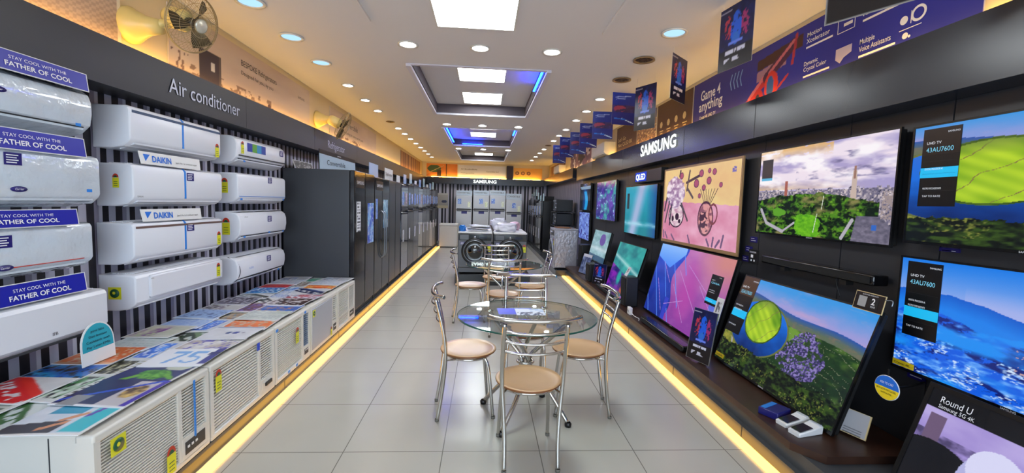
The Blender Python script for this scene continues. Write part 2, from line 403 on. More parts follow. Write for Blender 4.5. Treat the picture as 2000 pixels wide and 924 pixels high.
def art(U, V):
    n = fbm(U*6, V*6, 3); f = fbm(U*30, V*30, 4, 3)
    hor = .56-.06*U
    img = mixc(C(.88, .70, .52), C(.92, .80, .56), n*1.4); lo_ = mixc(C(.82, .50, .62), C(.90, .66, .76), (n-.25)*2)
    put(img, V < hor+.004*np.sin(U*60), lo_)
    dk = C(.22, .12, .22)
    # round vase with face like blotches, flowers above
    r = ell(U, V, .22, .36, .12, .17); put(img, r < 1, mixc(C(.92, .84, .86), C(.75, .55, .66), (f-.4)*3)); put(img, (r > .84) & (r < 1.06), dk)
    put(img, (ell(U, V, .24, .34, .03, .05) < 1) | (ell(U, V, .28, .28, .02, .03) < 1) | (ell(U, V, .17, .31, .02, .04) < 1), dk)
    fl = ell(U, V, .19, .68, .15, .22); put(img, fl < 1+.6*(f-.5), mixc(C(.60, .46, .62), C(.94, .88, .92), (fbm(U*26, V*22, 6)-.32)*3.2))
    for k, (a, b) in enumerate([((.10, .55), (.04, .25)), ((.14, .5), (.12, .22)), ((.30, .52), (.40, .30)), ((.25, .9), (.26, .97)), ((.38, .72), (.46, .60)), ((.36, .8), (.55, .88)), ((.4, .95), (.37, .7)), ((.05, .6), (.02, .42))]):
        put(img, seg(U, V, a, b, .018), C(.25, .20, .28) if k % 2 else C(.36, .30, .34))
    for (a, b, r_) in [(.28, .9, .03), (.5, .78, .035), (.56, .9, .03), (.6, .72, .025), (.66, .8, .03), (.72, .9, .025), (.55, .62, .02), (.80, .74, .02), (.66, .92, .02)]:
        q = ell(U, V, a, b, r_, r_*1.6); put(img, q < 1, C(.66, .32, .46)); put(img, (q > .6) & (q < 1), C(.34, .2, .36))
    # handled jug
    r = ell(U, V, .64, .34, .095, .21); put(img, r < 1, mixc(C(.86, .60, .60), C(.55, .34, .42), (f-.42)*4)); put(img, (r > .80) & (r < 1.05), C(.36, .2, .28))
    put(img, (np.abs(U-.62) < .05) & (np.abs(V-.30) < .12) & (f > .45), C(.30, .18, .26)); r = ell(U, V, .73, .40, .05, .12); put(img, (r > .7) & (r < 1.15), C(.5, .26, .3))
    for k in range(7): put(img, seg(U, V, (.62+.012*k, .52), (.56+.035*k, .70), .005), dk)
    for (a, b) in [((.05, .1), (.09, .02)), ((.16, .08), (.21, .01)), ((.42, .10), (.45, .01)), ((.70, .02), (.67, .09)), ((.74, .02), (.75, .12)), ((.78, .02), (.82, .10)), ((.84, .03), (.86, .16)), ((.02, .12), (.03, .03))]:
        put(img, seg(U, V, a, b, .016), C(.45, .34, .48))
    put(img, (np.abs(U-.93) < .02) & (np.abs(V-.9) < .03) & (f > .42), C(.45, .42, .7))
    return img
def crystal(U, V):
    n = fbm(U*5, V*5, 7); f = fbm(U*16, V*12, 2)
    img = mixc(C(.55, .25, .62), C(.78, .50, .74), (V-.2)+n*.8-.4)
    img = mixc(img, C(.80, .52, .52), np.clip((U-.55)*3, 0, 1)*np.clip((V-.5)*2.5, 0, 1))
    img = mixc(img, C(.72, .28, .66), (1-ell(U, V, .56, .48, .16, .45))*.8)
    lft = U < .32+.08*V+.05*np.sin(V*8); put(img, lft, mixc(C(.05, .10, .42), C(.18, .32, .82), (V*.7+n*.6)))
    fac = np.abs(((U*1.8+V*.7)*3.3) % 1-.5) < .03; put(img, fac & (U < .5), C(.34, .55, .96))
    tri = (U > .05) & (U < .34) & (V > .72) & (V > 1.15-U*.9+.0) ; put(img, (V > .80-.55*(U-.03)) & (V > .60+1.25*(U-.16)) & (U < .42), mixc(C(.22, .48, .95), C(.62, .80, 1), (V-.6)*2))
    put(img, (U > .30) & (U < .36) & (V < .3), C(.2, .25, .75)); put(img, (U > .86) & (V < .5), mixc(C(.55, .62, .95), C(.35, .4, .8), V*2))
    for a, b in [((.40, .7), (.75, .25)), ((.36, .5), (.62, .1)), ((.5, .8), (.8, .55)), ((.3, .2), (.55, .35)), ((.7, .6), (.9, .35)), ((.13, .75), (.30, .5)), ((.1, .5), (.28, .1))]:
        put(img, seg(U, V, a, b, .0035), C(.76, .56, .84))
    return img
def tealbeam(U, V):
    n = fbm(U*5, V*5, 9)
    img = mixc(C(.02, .48, .52), C(.10, .62, .74), V+n*.3); b = np.clip(1-np.abs((U-.42)-.20*(V-.5)+.1*(.5-V))*4.2, 0, 1)
    img = mixc(img, C(.62, .70, .84), b*1.2); img = mixc(img, C(.02, .30, .58), (U-.72)*3.4); img = mixc(img, C(.66, .84, .92), (1-np.abs(V-.22)*14)*(fbm(U*6, V*20, 4))*1.3)
    put(img, (U > .06) & (U < .15) & (V > .52) & (V < .86), C(.08, .14, .16)); return img
def purpleteal(U, V):
    n = fbm(U*6, V*8, 13); f = fbm(U*12, V*5, 22)
    img = mixc(C(.12, .08, .48), C(.20, .62, .62), (n-.38)*4); img = mixc(img, C(.35, .14, .66), (f-.52)*5); img = mixc(img, C(.65, .85, .9), (fbm(U*14, V*14, 3)-.66)*7); return img
def tealpurple(U, V):
    n = fbm(U*6, V*6, 17); f = fbm(U*5, V*9, 32)
    img = mixc(C(.04, .34, .42), C(.22, .68, .66), n*1.3); img = mixc(img, C(.72, .86, .86), (1-np.abs(V-.62+.25*(U-.4))*16)*.8)
    lo_ = V < .48-.25*(U-.2); c = mixc(C(.12, .05, .42), C(.50, .12, .66), (f-.35)*3.5); c = mixc(c, C(.08, .62, .6), (1-ell(U, V, .40, .3, .1, .2))*1.3); c = mixc(c, C(.85, .45, .25), (1-ell(U, V, .62, .08, .09, .1)))
    c[(np.sin((U*1.2+V*.5)*110) > .55) & (U > .45)] = (.05, .03, .14)
    return put(img, lo_, c)
def greensilver(U, V):
    n = fbm(U*5, V*7, 41); img = mixc(C(.30, .48, .50), C(.62, .76, .80), n*1.2); put(img, ell(U, V, .62, .72, .16, .2) < 1+.6*(n-.5), C(.36, .24, .58)); img = mixc(img, C(.84, .88, .90), (1-np.abs(V-.4)*9)*.7); put(img, V < .18, C(.12, .30, .42)); return img
def phoneblue(U, V):
    n = fbm(U*4, V*6, 43); img = mixc(C(.05, .06, .10), C(.02, .30, .60), (1-np.abs(U-.5)*3)); put(img, (np.abs(U-.55-.1*np.sin(V*5)) < .12) & (V < .7), C(.10, .60, .85)); put(img, (V > .78) & (V < .9) & (n > .4), C(.5, .6, .7)); return img
def bluebranch(U, V):
    n = fbm(U*6, V*8, 47); img = mixc(C(.28, .34, .72), C(.55, .68, .92), n*1.2); put(img, np.abs(vn(U*7+V*3, V*9, 3)-.5) < .06, C(.2, .16, .5)); return img
def chef(U, V):
    n = fbm(U*5, V*5, 51); f = fbm(U*14, V*14, 5)
    img = mixc(C(.56, .48, .78), C(.72, .66, .88), n*1.3); img = mixc(img, C(.30, .26, .42), (U < .30)*(V > .3)*(V < .65)*(f-.3)*3)
    put(img, V > .84, C(.03, .03, .04)); put(img, (U > .03) & (U < .10) & (V > .30) & (V < .8), C(.42, .34, .46))
    put(img, ell(U, V, .10, .10, .28, .48) < 1, C(.05, .05, .07))                       # dark clothed body
    put(img, ell(U, V, .34, .42, .13, .27) < 1, C(.70, .70, .88)); put(img, ell(U, V, .33, .55, .10, .17) < 1, C(.84, .84, .96))    # pale cap
    put(img, ell(U, V, .345, .46, .055, .10) < 1, C(.72, .50, .52)); put(img, ell(U, V, .42, .33, .05, .07) < 1, C(.75, .52, .55))
    put(img, ell(U, V, .52, .28, .1, .22) < 1, C(.34, .30, .48)); put(img, (ell(U, V, .62, .6, .08, .16) < 1) & (f > .42), C(.14, .12, .22))
    put(img, (V < .22) & (U > .42), mixc(C(.44, .38, .66), C(.62, .58, .80), f)); return img
def gamers(U, V):
    n = fbm(U*9, V*12, 61); f = fbm(U*16, V*18, 6)
    img = mixc(C(.04, .05, .18), C(.08, .14, .42), n); put(img, V < .33, C(.05, .05, .09))
    put(img, (ell(U, V, .5, .62, .16, .26) < 1) & (f > .36), C(.10, .36, .85)); put(img, (ell(U, V, .25, .66, .11, .20) < 1) & (f > .45), C(.70, .20, .28)); put(img, (ell(U, V, .76, .64, .11, .22) < 1) & (f > .45), C(.62, .18, .42))
    put(img, (ell(U, V, .5, .46, .1, .1) < 1), C(.16, .42, .8)); put(img, (np.abs(V-.27) < .022) & (np.abs(U-.5) < .3) & (vn(U*30, V*5) > .3), C(.8, .8, .88))
    put(img, (np.abs(V-.14) < .03) & (vn(U*10, V*4, 3) > .52) & (np.abs(U-.5) < .32), C(.75, .75, .82)); put(img, (V > .93) & (U < .35) & (V < .95), C(.6, .6, .7))
    put(img, (np.abs(V-.40) < .02) & (np.abs(U-.5) < .22), C(.4, .5, .9)); return img
def racer(U, V):
    n = fbm(U*7, V*7, 71); img = mixc(C(.03, .08, .42), C(.08, .22, .66), V+n*.3-.2)
    put(img, (V > .38) & (V < .62), mixc(C(.05, .05, .2), C(.25, .2, .5), n*1.4)); put(img, (ell(U, V, .35, .5, .28, .10) < 1+.5*(n-.5)), C(.55, .2, .34)); put(img, seg(U, V, (.2, .42), (.98, .55), .035, .75), C(.20, .14, .32))
    put(img, seg(U, V, (.15, .86), (.8, .9), .012, .75) | seg(U, V, (.15, .80), (.55, .82), .010, .75), C(.6, .7, .95)); put(img, seg(U, V, (.45, .2), (.95, .06), .012, .75), C(.8, .9, 1)); put(img, seg(U, V, (.12, .2), (.6, .17), .016, .75), C(.05, .4, .8)); return img

# ================================================================== THE ROOM
ZC = 2.92; YF = 16.4; YB = -2.5; XL = -2.34; XR = 2.38
struct(MB().box(XL-.1, XR+.1, YB, YF+.1, -.1, 0).build('floor', floor_mat()))
TRAYS = [(4.82, 7.28, -.82, .63), (8.7, 11.2, -.83, .60), (12.4, 15.0, -.83, .62)]
FIRST = (2.6, 3.70, -.98, .94)
def ceiling():
    b = MB(); y = YB; TH = .16
    holes = [(2.66, 3.66, -.42, .21)]+TRAYS
    for (y0, y1, x0, x1) in TRAYS:
        b.box(XL-.1, XR+.1, y, y0, ZC, ZC+TH); b.box(XL-.1, x0, y0, y1, ZC, ZC+TH); b.box(x1, XR+.1, y0, y1, ZC, ZC+TH); y = y1
        b.box(x0, x1, y0, y1, ZC+.14, ZC+TH)
    b.box(XL-.1, XR+.1, y, YF+.1, ZC, ZC+TH)
    return struct(b.build('ceiling', CEILP))
ceiling()
# shallow dropped band of the ceiling round the first light
b = MB()
b.box(.94, .965, YB, 3.70, ZC-.018, ZC); b.box(-.98, -.955, YB, 3.70, ZC-.018, ZC)
struct(b.build('trim_1', CEILP))
for k, (y0, y1, x0, x1) in enumerate(TRAYS):
    b = MB(); t = .05; h = .03
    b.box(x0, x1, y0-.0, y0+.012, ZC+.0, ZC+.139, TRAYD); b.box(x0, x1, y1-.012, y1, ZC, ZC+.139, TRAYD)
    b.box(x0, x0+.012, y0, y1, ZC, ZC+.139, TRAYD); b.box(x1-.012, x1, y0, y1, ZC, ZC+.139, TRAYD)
    b.box(x0-t, x0, y0-t, y1+t, ZC-h, ZC-.001, TRIMW); b.box(x1, x1+t, y0-t, y1+t, ZC-h, ZC-.001, TRIMW); b.box(x0, x1, y1, y1+t, ZC-h, ZC-.001, TRIMW); b.box(x0, x1, y0-t, y0, ZC-.012, ZC-.001, TRIMW)
    struct(b.build('trim_%d' % (k+2)))
LSTR = stripe_mat('left_wall_paper', 1, .205, [(0, (.68, .68, .75)), (.25, (.12, .11, .14)), (.5, (.55, .54, .62)), (.66, (.74, .74, .80)), (.78, (.08, .07, .10))], plain=(.86, .78, .60), zsplit=2.3)
BSTR = stripe_mat('back_wall_paper', 0, .28, [(0, (.80, .80, .86)), (.22, (.12, .11, .15)), (.48, (.74, .74, .80)), (.66, (.16, .15, .2)), (.86, (.80, .80, .86))], plain=(.86, .80, .66), zsplit=2.36)
RSTR = stripe_mat('right_wall_paper', 1, .22, [(0, (.60, .60, .66)), (.18, (.36, .35, .42)), (.42, (.52, .52, .58)), (.60, (.64, .64, .70)), (.8, (.38, .37, .44))], plain=(.86, .78, .60), zsplit=2.3)
struct(MB().box(XL-.1, XL, YB, YF, 0, ZC).build('wall_left', LSTR))
struct(MB().box(XL-.1, XR+.1, YF, YF+.1, 0, ZC).build('wall_far', BSTR))
b = MB(); b.box(XR, XR+.1, 10.55, YF, 0, ZC, RSTR); b.box(XR, XR+.1, YB, 10.55, 2.3, ZC, WALLP)
PANELM = mat('dark_wall_panel', (.20, .20, .215), .38, var=.1, bscale=3)
seams = [-.3, .9, 2.12, 2.75, 3.62, 4.8, 6.0, 7.2, 8.4, 9.6, 10.55]
y = YB
for s in seams: b.box(XR, XR+.1, y+.004, s-.004, 0, 2.3, PANELM); b.box(XR+.01, XR+.1, s-.005, s+.005, 0, 2.3, BLACK); y = s
struct(b.build('wall_right'))
struct(MB().box(XL-.1, XR+.1, YB-.1, YB, 0, ZC).build('wall_back', mat('shopfront_wall', (.55, .58, .62), .5)))

# ------------------------------------------------------------------ plinths, fascias, cove lights
b = MB(); b.box(XL+.004, -1.5, -1.6, 14.2, 0, .085); b.box(XL+.004, -1.48, -1.6, 14.2, .085, .105)
for s in (1.1, 2.2, 3.35, 4.6, 5.8, 7.0, 8.2): b.box(-1.5, -1.498, s, s+.004, .005, .085)
tag(b.build('display_plinth', PLINTH), 'long low grey plinth carrying window air conditioners and fridges', 'plinth')
b = MB(); b.box(1.70, XR-.004, -1.6, 8.86, 0, .085); b.box(1.735, XR-.004, 1.96, 8.86, .085, .178)
for s in (2.13, 2.62, 3.65, 4.85, 6.05, 7.3): b.box(1.697, 1.7, s, s+.006, .005, .085, BLACK)
b.mi(PLINTH); b.mats = [BLACK, PLINTH]
o = b.build('display_plinth'); o.data.materials[0] = PLINTH; o.data.materials[1] = BLACK
tag(o, 'grey stepped plinth under the dark wooden television shelf', 'plinth')
b = MB(); b.extr([(1.70, 2.19), (1.80, 2.05), (2.36, 2.05), (2.36, 8.86), (1.70, 8.86)], .18, .222, axis='z')
tag(b.build('display_shelf', WOODD), 'long dark brown wooden shelf under the leaning televisions', 'shelf')
b = MB(); b.box(1.50, XR-.004, 8.87, YF-.004, 0, .12)
tag(b.build('display_plinth', PLINTH), 'grey plinth further along the right wall under the silver washing machine', 'plinth')
for nm, x0, x1, y0, y1, lb in (('light_strip', -1.48, -1.415, -1.6, 14.15, 'yellow light strip along the foot of the left plinth'),
                               ('light_strip', 1.632, 1.695, -1.6, 8.86, 'yellow light strip along the foot of the television plinth')):
    tag(MB().box(x0, x1, y0, y1, .001, .014).build(nm, E_STRIP), lb, 'light strip')

FASCL = mat('left_fascia_laminate', (.06, .07, .095), .42)
def fascia(x0, x1, y0, y1, z0, z1, face, joints, label):
    b = MB(); b.box(x0, x1, y0, y1, z0, z1, FASC)
    for j in joints:
        if face == 'L': b.box(x1, x1+.001, j, j+.006, z0, z1, BLACK)
        if face == 'R': b.box(x0-.001, x0, j, j+.006, z0, z1, BLACK)
    if face == 'L': b.mats[0] = FASCL
    o = b.build('fascia_board'); tag(o, label, 'fascia'); return o
fl = fascia(XL+.004, -2.12, -1.6, YF-.004, 2.07, 2.335, 'L', (1.6, 4.05, 5.6, 7.4, 9.2, 11, 13), 'long dark grey fascia board above the wall air conditioners and fridges')
ff = fascia(-2.118, 2.148, 16.12, YF-.004, 2.12, 2.36, 'F', (), 'dark fascia board across the far end wall')
fr = fascia(2.18, XR-.004, -1.6, 10.4, 2.072, 2.39, 'R', (1.2, 3.48, 4.75, 6.9, 8.9), 'thick grey fascia board above the wall televisions')
fr2 = fascia(2.15, XR-.004, 10.74, YF-.004, 2.15, 2.40, 'R', (12.5, 14.4), 'shorter dark fascia board above the striped right wall')
def cove(x0, x1, y0, y1, z, label):
    tag(MB().box(x0, x1, y0, y1, z, z+.012).build('cove_light', E_COVE), label, 'light strip')
cove(-2.30, -2.285, -1.2, YF-.3, 2.34, 'warm hidden light strip on top of the left fascia board')
cove(2.335, 2.35, -1.2, 10.3, 2.395, 'warm hidden light strip on top of the television fascia board')
cove(2.335, 2.35, 10.8, 15.8, 2.405, 'warm hidden light strip on top of the shorter right fascia board')
cove(-2.0, 2.05, 16.31, 16.325, 2.365, 'warm hidden light strip on top of the far fascia board')
def sidetext(s, side, x, y, z, h, width, m, parent, bold=0, depth=.004):
    """lettering on a side wall face; y is where the word starts"""
    o = text(s, 0, 0, h, m, parent, width=width, bold=bold)
    o.location = (x+(depth if side == 'L' else -depth), y, z); o.rotation_euler = (0, 0, PI/2 if side == 'L' else -PI/2); return o
sidetext('Air conditioner', 'L', -2.12, 3.10, 2.15, .10, .84, TXTG, fl)
sidetext('Refrigerator', 'L', -2.12, 6.05, 2.15, .10, .70, TXTG, fl)
sidetext('SAMSUNG', 'R', 2.18, 6.07, 2.19, .145, 1.14, E_SIGN, fr, bold=.03, depth=.012)
text('SAMSUNG', -.44, 2.185, .11, E_SIGN, ff, y=16.11, width=.85, bold=.03)

# ------------------------------------------------------------------ ceiling lights
ORD = 'first second third fourth fifth sixth seventh eighth ninth tenth eleventh twelfth thirteenth fourteenth fifteenth sixteenth seventeenth eighteenth'.split()
def downlight(x, y, label, lamp=E_DOWN, r=.085, rim=WHITE2, group='round ceiling downlights'):
    t = thing('downlight', label, 'ceiling light', (x, y, ZC), group=group)
    MB().lathe([(r, -.001), (r+.018, -.004), (r+.02, -.014), (r, -.012), (r-.004, -.004)], 24, c=(0, 0, 0)).build('rim', rim, t)
    b = MB(); 
    if lamp is OFFLAMP:
        b.lathe([(0, -.004), (r, -.004)], 24)
        for q in range(7): a = q*PI/3.5; b.box(-.012+math.cos(a)*r*.55, .012+math.cos(a)*r*.55, -.012+math.sin(a)*r*.55, .012+math.sin(a)*r*.55, -.012, -.004)
    else: b.lathe([(0, -.010), (r*.7, -.010), (r, -.006)], 24)
    b.build('lens', lamp, t)
rimB = mat('brown_lamp_rim', (.55, .45, .3), .4)
yl = [3.48, 4.17, 4.89, 5.80, 6.61, 7.36, 8.30, 9.05, 9.75, 10.5, 11.3, 12.1, 12.9, 13.7, 14.6]
for k, y in enumerate(yl):
    off = k == 6
    bl = k < 3
    downlight(-1.78, y, ORD[k]+' round downlight from the near end of the left ceiling row'+(', unlit' if off else ', bluish' if bl else ''), OFFLAMP if off else (E_DOWNB if bl else E_DOWN), rim=rimB if off else WHITE2, r=.085 if bl else .06)
yr = [3.60, 4.285, 4.98, 5.91, 6.70, 7.455, 8.39, 9.15, 9.9, 10.7, 11.5, 12.4, 13.4, 14.5]
for k, y in enumerate(yr):
    off = k in (1, 2, 9)
    downlight(1.515, y, ORD[k]+' round downlight from the near end of the right ceiling row'+(', unlit' if off else ', bluish' if k == 0 else ''), OFFLAMP if off else (E_DOWNB if k == 0 else E_DOWN), rim=rimB if off else WHITE2, r=.085 if k < 3 else .06)
for ri, (y, nm) in enumerate([(4.2, 'between the first light panel and the first ceiling recess'), (8.33, 'between the first and second ceiling recess'), (12.0, 'just before the third ceiling recess')]):
    for x, s in ((-.746, 'left'), (-.08, 'middle'), (.596, 'right')):
        downlight(x, y, '%s of three bright round downlights %s' % (s, nm), r=.075)
def panel(y0, y1, z, label, x0=-.36, x1=.21):
    t = thing('ceiling_panel_light', label, 'ceiling light', ((x0+x1)/2, (y0+y1)/2, z), group='square white ceiling light panels')
    w = (x1-x0)/2; l = (y1-y0)/2
    b = MB(); b.box(-w-.015, w+.015, -l-.015, -l, -.014, 0); b.box(-w-.015, w+.015, l, l+.015, -.014, 0); b.box(-w-.015, -w, -l, l, -.014, 0); b.box(w, w+.015, -l, l, -.014, 0)
    b.build('frame', WHITE2, t); MB().box(-w, w, -l, l, -.011, -.001).build('diffuser', E_PANEL, t)
panel(2.75, 3.72, ZC, 'largest glowing white ceiling panel above the nearest table', -.42, .20)
TP = [(5.24, 5.82), (6.43, 7.10), (9.0, 9.55), (10.0, 10.6), (12.9, 13.5), (14.1, 14.7)]
TL = ['near glowing panel in the first ceiling recess', 'far glowing panel in the first ceiling recess', 'near glowing panel in the second ceiling recess', 'far glowing panel in the second ceiling recess', 'near glowing panel in the third ceiling recess', 'far glowing panel in the third ceiling recess']
for (a, c), lb in zip(TP, TL): panel(a, c, 3.06, lb)
# blue light strips lying in the recesses
def bluestrip(x0, x1, y0, y1, label):
    t = MB().box(x0, x1, y0, y1, ZC+.012, ZC+.022); tag(t.build('blue_light_strip', E_BLUE), label, 'light strip')
bluestrip(.585, .61, 4.85, 5.75, 'blue light strip in the near right corner of the first ceiling recess')
bluestrip(-.81, -.785, 8.75, 10.9, 'blue light strip along the left side of the second ceiling recess')
bluestrip(-.6, -.1, 11.15, 11.18, 'short blue light strip at the far edge of the second ceiling recess')
bluestrip(.555, .58, 8.75, 9.5, 'blue light strip along the right side of the second ceiling recess')

# ================================================================== LEFT SIDE
def blob_star(parent, x, z, y, s=1.0, w=.045):
    """energy label: yellow sheet with a small red and green fan on top"""
    b = MB(); h = .11*s; ww = w*s
    b.box(x-ww/2, x+ww/2, y-.0012, y, z-h/2, z+h*.18, YELLOW)
    b.extr([(x+math.cos(a)*ww*.48, z+h*.20+math.sin(a)*h*.26) for a in [PI*k/8 for k in range(9)]], y-.0014, y, REDP, axis='y')
    b.extr([(x+math.cos(a)*ww*.28, z+h*.20+math.sin(a)*h*.14) for a in [PI*k/8 for k in range(9)]], y-.0022, y-.0014, GREEN, axis='y')
    for k in range(3): b.box(x-ww*.3, x+ww*.3, y-.002, y-.0012, z-h*(.1+.13*k)-.002, z-h*(.1+.13*k)+.002, GREEN)
    return b.build('energy_label', None, parent)
def round_sticker(parent, x, z, y, s=.07):
    b = MB(); b.box(x-s/2, x+s/2, y-.001, y, z-s/2, z+s/2, YELLOW)
    b.lathe([(0, .003), (s*.36, .003), (s*.36, .001)], 24, GREEN, c=(x, y, z), rot=RX90)
    b.lathe([(0, .0036), (s*.12, .0036)], 12, YELLOW, c=(x-s*.04, y, z+s*.03), rot=RX90)
    return b.build('round_label', None, parent)
def navy_sticker(parent, x, z, y, w=.075, h=.055):
    b = MB(); b.box(x-w/2, x+w/2, y-.001, y, z-h/2, z+h/2, NAVY)
    for k in range(4): b.box(x-w*.38, x+w*(.30-.1*(k % 2)), y-.0016, y-.001, z+h*(.30-.2*k)-.0022, z+h*(.30-.2*k)+.0022, TXTW)
    return b.build('price_sticker', None, parent)
def prof_round(h, d=.22): return [(0, 0), (-d*.45, 0), (-d*.75, h*.08), (-d*.95, h*.25), (-d, h*.5), (-d*.99, h*.72), (-d*.93, h*.88), (-d*.8, h*.97), (-d*.6, h), (0, h)]
def prof_flat(h, d=.22): return [(0, 0), (-d*.5, 0), (-d*.8, h*.05), (-d*.96, h*.17), (-d, h*.24), (-d, h*.9), (-d*.96, h*.97), (-d*.88, h), (0, h)]
def split_ac(y0, z0, w, h, label, style='flat', m=WHITE, d=.22, marks=(), tapes=(), strip=None, louver=True, groove=0, topvent=True, wave=0):
    t = thing('wall_air_conditioner', label, 'air conditioner', (XL, y0, z0), PI/2, 'wall air conditioners hanging in three columns')
    P = prof_round(h, d) if style == 'round' else prof_flat(h, d)
    b = MB(); b.extr(P, 0, w, m, bev=.016, smooth=False)
    for f in b.bm.faces:
        if abs(f.normal.x) < .5: f.smooth = False
    o = b.build('body', None, t)
    for p in o.data.polygons: p.use_smooth = True
    try: o.data.set_sharp_from_angle(angle=math.radians(28))
    except Exception: pass
    yf = -d
    if louver:   # outlet flap along the lower front
        b = MB(); ya, za, yb, zb = (-d*.56, .0015, -d*.93, h*.15) if style == 'flat' else (-d*.50, .0015, -d*.90, h*.19)
        b.extr([(ya, za-.006), (yb-.004, zb-.010), (yb-.006, zb), (ya, za+.004)], .05*w, .95*w, m); b.build('air_flap', None, t)
        b = MB(); b.extr([(yb-.002, zb+.001), (yb-.005, zb+.007), (yb+.004, zb+.010)], .045*w, .955*w, DARKGREY); b.build('flap_gap', None, t)
    if topvent:
        b = MB()
        for k in range(3): b.box(w*(.06+.31*k), w*(.33+.31*k), -d*.8, -d*.2, h, h+.003, DARKGREY)
        for k in range(14): b.box(w*.05, w*.96, -d*.8+k*d*.043, -d*.8+k*d*.043+.0035, h, h+.006, m)
        b.build('top_grille', None, t)
    if strip:   # coloured strip near top of front: (frac z, height, material, x0, x1)
        zf, hh, sm, xa, xb = strip; MB().box(w*xa, w*xb, yf-.0025, yf+.004, h*zf, h*zf+hh, bev=.001).build('front_strip', sm, t)
    if groove:
        b = MB(); b.box(.0+w*.12, w*.985, yf-.012, yf+.002, h*.28, h*.93, bev=.012); b.build('front_cover', m, t)
    for tp in tapes:  # vertical tape (x frac) or lower corner
        x = w*tp; MB().extr([(yf-.0015, h*.2), (yf-.0015, h*.93), (yf*.93, h*1.002), (yf*.93, h*.99), (yf+.001, h*.92), (yf+.001, h*.2)], x, x+.017, BLUETAPE).build('blue_tape', None, t)
    for mk in marks:
        k = mk[0]
        if k == 'star': blob_star(t, w*mk[1], h*mk[2], yf-.001-(.012 if groove else 0), mk[3] if len(mk) > 3 else 1)
        if k == 'navy': navy_sticker(t, w*mk[1], h*mk[2], yf-.001)
        if k == 'oval':
            b = MB(); b.lathe([(0, .0030), (1, .0030), (1, 0)], 32, NAVY); 
            for v in b.bm.verts: v.co = Vector((v.co.x*.036+w*mk[1], yf-.001-v.co.z, v.co.y*.013+h*mk[2]))
            o = b.build('logo_badge', None, t); text('Carrier', w*mk[1], h*mk[2]-.004, .009, TXTW, o, y=yf-.0045, align='c', shear=.3)
        if k == 'text': text(mk[3], w*mk[1], h*mk[2], mk[4] if len(mk) > 4 else .012, mk[5] if len(mk) > 5 else TXTK, t, y=yf-.0015-(.012 if groove else 0))
        if k == 'sidestar':
            o = blob_star(t, 0, 0, 0, mk[3] if len(mk) > 3 else 1); o.rotation_euler = (0, 0, -PI/2); o.location = (-.0012, -d*mk[1], h*mk[2])
        if k == 'sideround':
            o = round_sticker(t, 0, 0, 0, .075); o.rotation_euler = (0, 0, -PI/2); o.location = (-.0012, -d*mk[1], h*mk[2])
        if k == 'corner': MB().box(w*mk[1], w*mk[1]+.03, yf-.0018, yf, h*mk[2], h*mk[2]+.016, bev=.0005).build('blue_tape', BLUETAPE, t)
        if k == 'dot': MB().box(w*mk[1]-.004, w*mk[1]+.004, yf-.002, yf, h*mk[2]-.004, h*mk[2]+.004).build('led_dot', BLACK, t)
    return t
W = .90
# first (nearest) column, partly beyond the frame
split_ac(1.63, 1.76, W, .255, 'wall air conditioner wrapped in crinkled clear film, topmost in the nearest column', 'round', WRAP, marks=[('oval', .48, .58), ('corner', .88, .2)], topvent=False)
split_ac(1.66, 1.395, W, .27, 'film-wrapped wall air conditioner with navy sticker, second from top in nearest column', 'flat', WRAP, marks=[('navy', .50, .80), ('oval', .52, .30), ('corner', .90, .28)], topvent=False)
split_ac(1.60, 1.065, W, .245, 'wall air conditioner with navy sticker and copper line, third from top in nearest column', 'flat', WRAP, marks=[('navy', .50, .72), ('oval', .50, .24)], strip=(.22, .004, REDP, .1, .93), topvent=False)
split_ac(1.64, .69, W, .25, 'boxy white wall air conditioner with open top vents, lowest in nearest column', 'flat', WHITE, d=.25, marks=[('text', .64, .30, 'IFB', .016)], strip=(.12, .012, DARKGREY, .0, .99))
# second column
split_ac(2.77, 1.74, W, .255, 'white wall air conditioner with dark blue top strip, topmost in middle column', 'flat', WHITE, marks=[('star', .94, .34)], tapes=(.50,), strip=(.84, .016, mat('blue_grey_strip', (.22, .30, .42), .3), .02, .99), topvent=False)
split_ac(2.78, 1.39, W, .26, 'plain white wall air conditioner with navy sticker, between the two DAIKIN signs', 'flat', WHITE, marks=[('navy', .57, .80), ('sidestar', .55, .6, .8), ('text', .03, .22, 'DAIKIN', .010)], tapes=(.50,))
split_ac(2.77, 1.03, W, .26, 'white wall air conditioner with bronze top strip, third in the middle column', 'flat', WHITE, marks=[('navy', .57, .80), ('star', .94, .40)], tapes=(.50,), strip=(.86, .014, mat('bronze_strip', (.42, .33, .30), .3), .02, .99))
split_ac(2.77, .745, .88, .225, 'white wall air conditioner with raised cover, lowest in the middle column', 'flat', WHITE, groove=1, marks=[('star', .92, .62), ('sideround', .45, .50), ('text', .12, .82, 'voltas', .008, DARKGREY)])
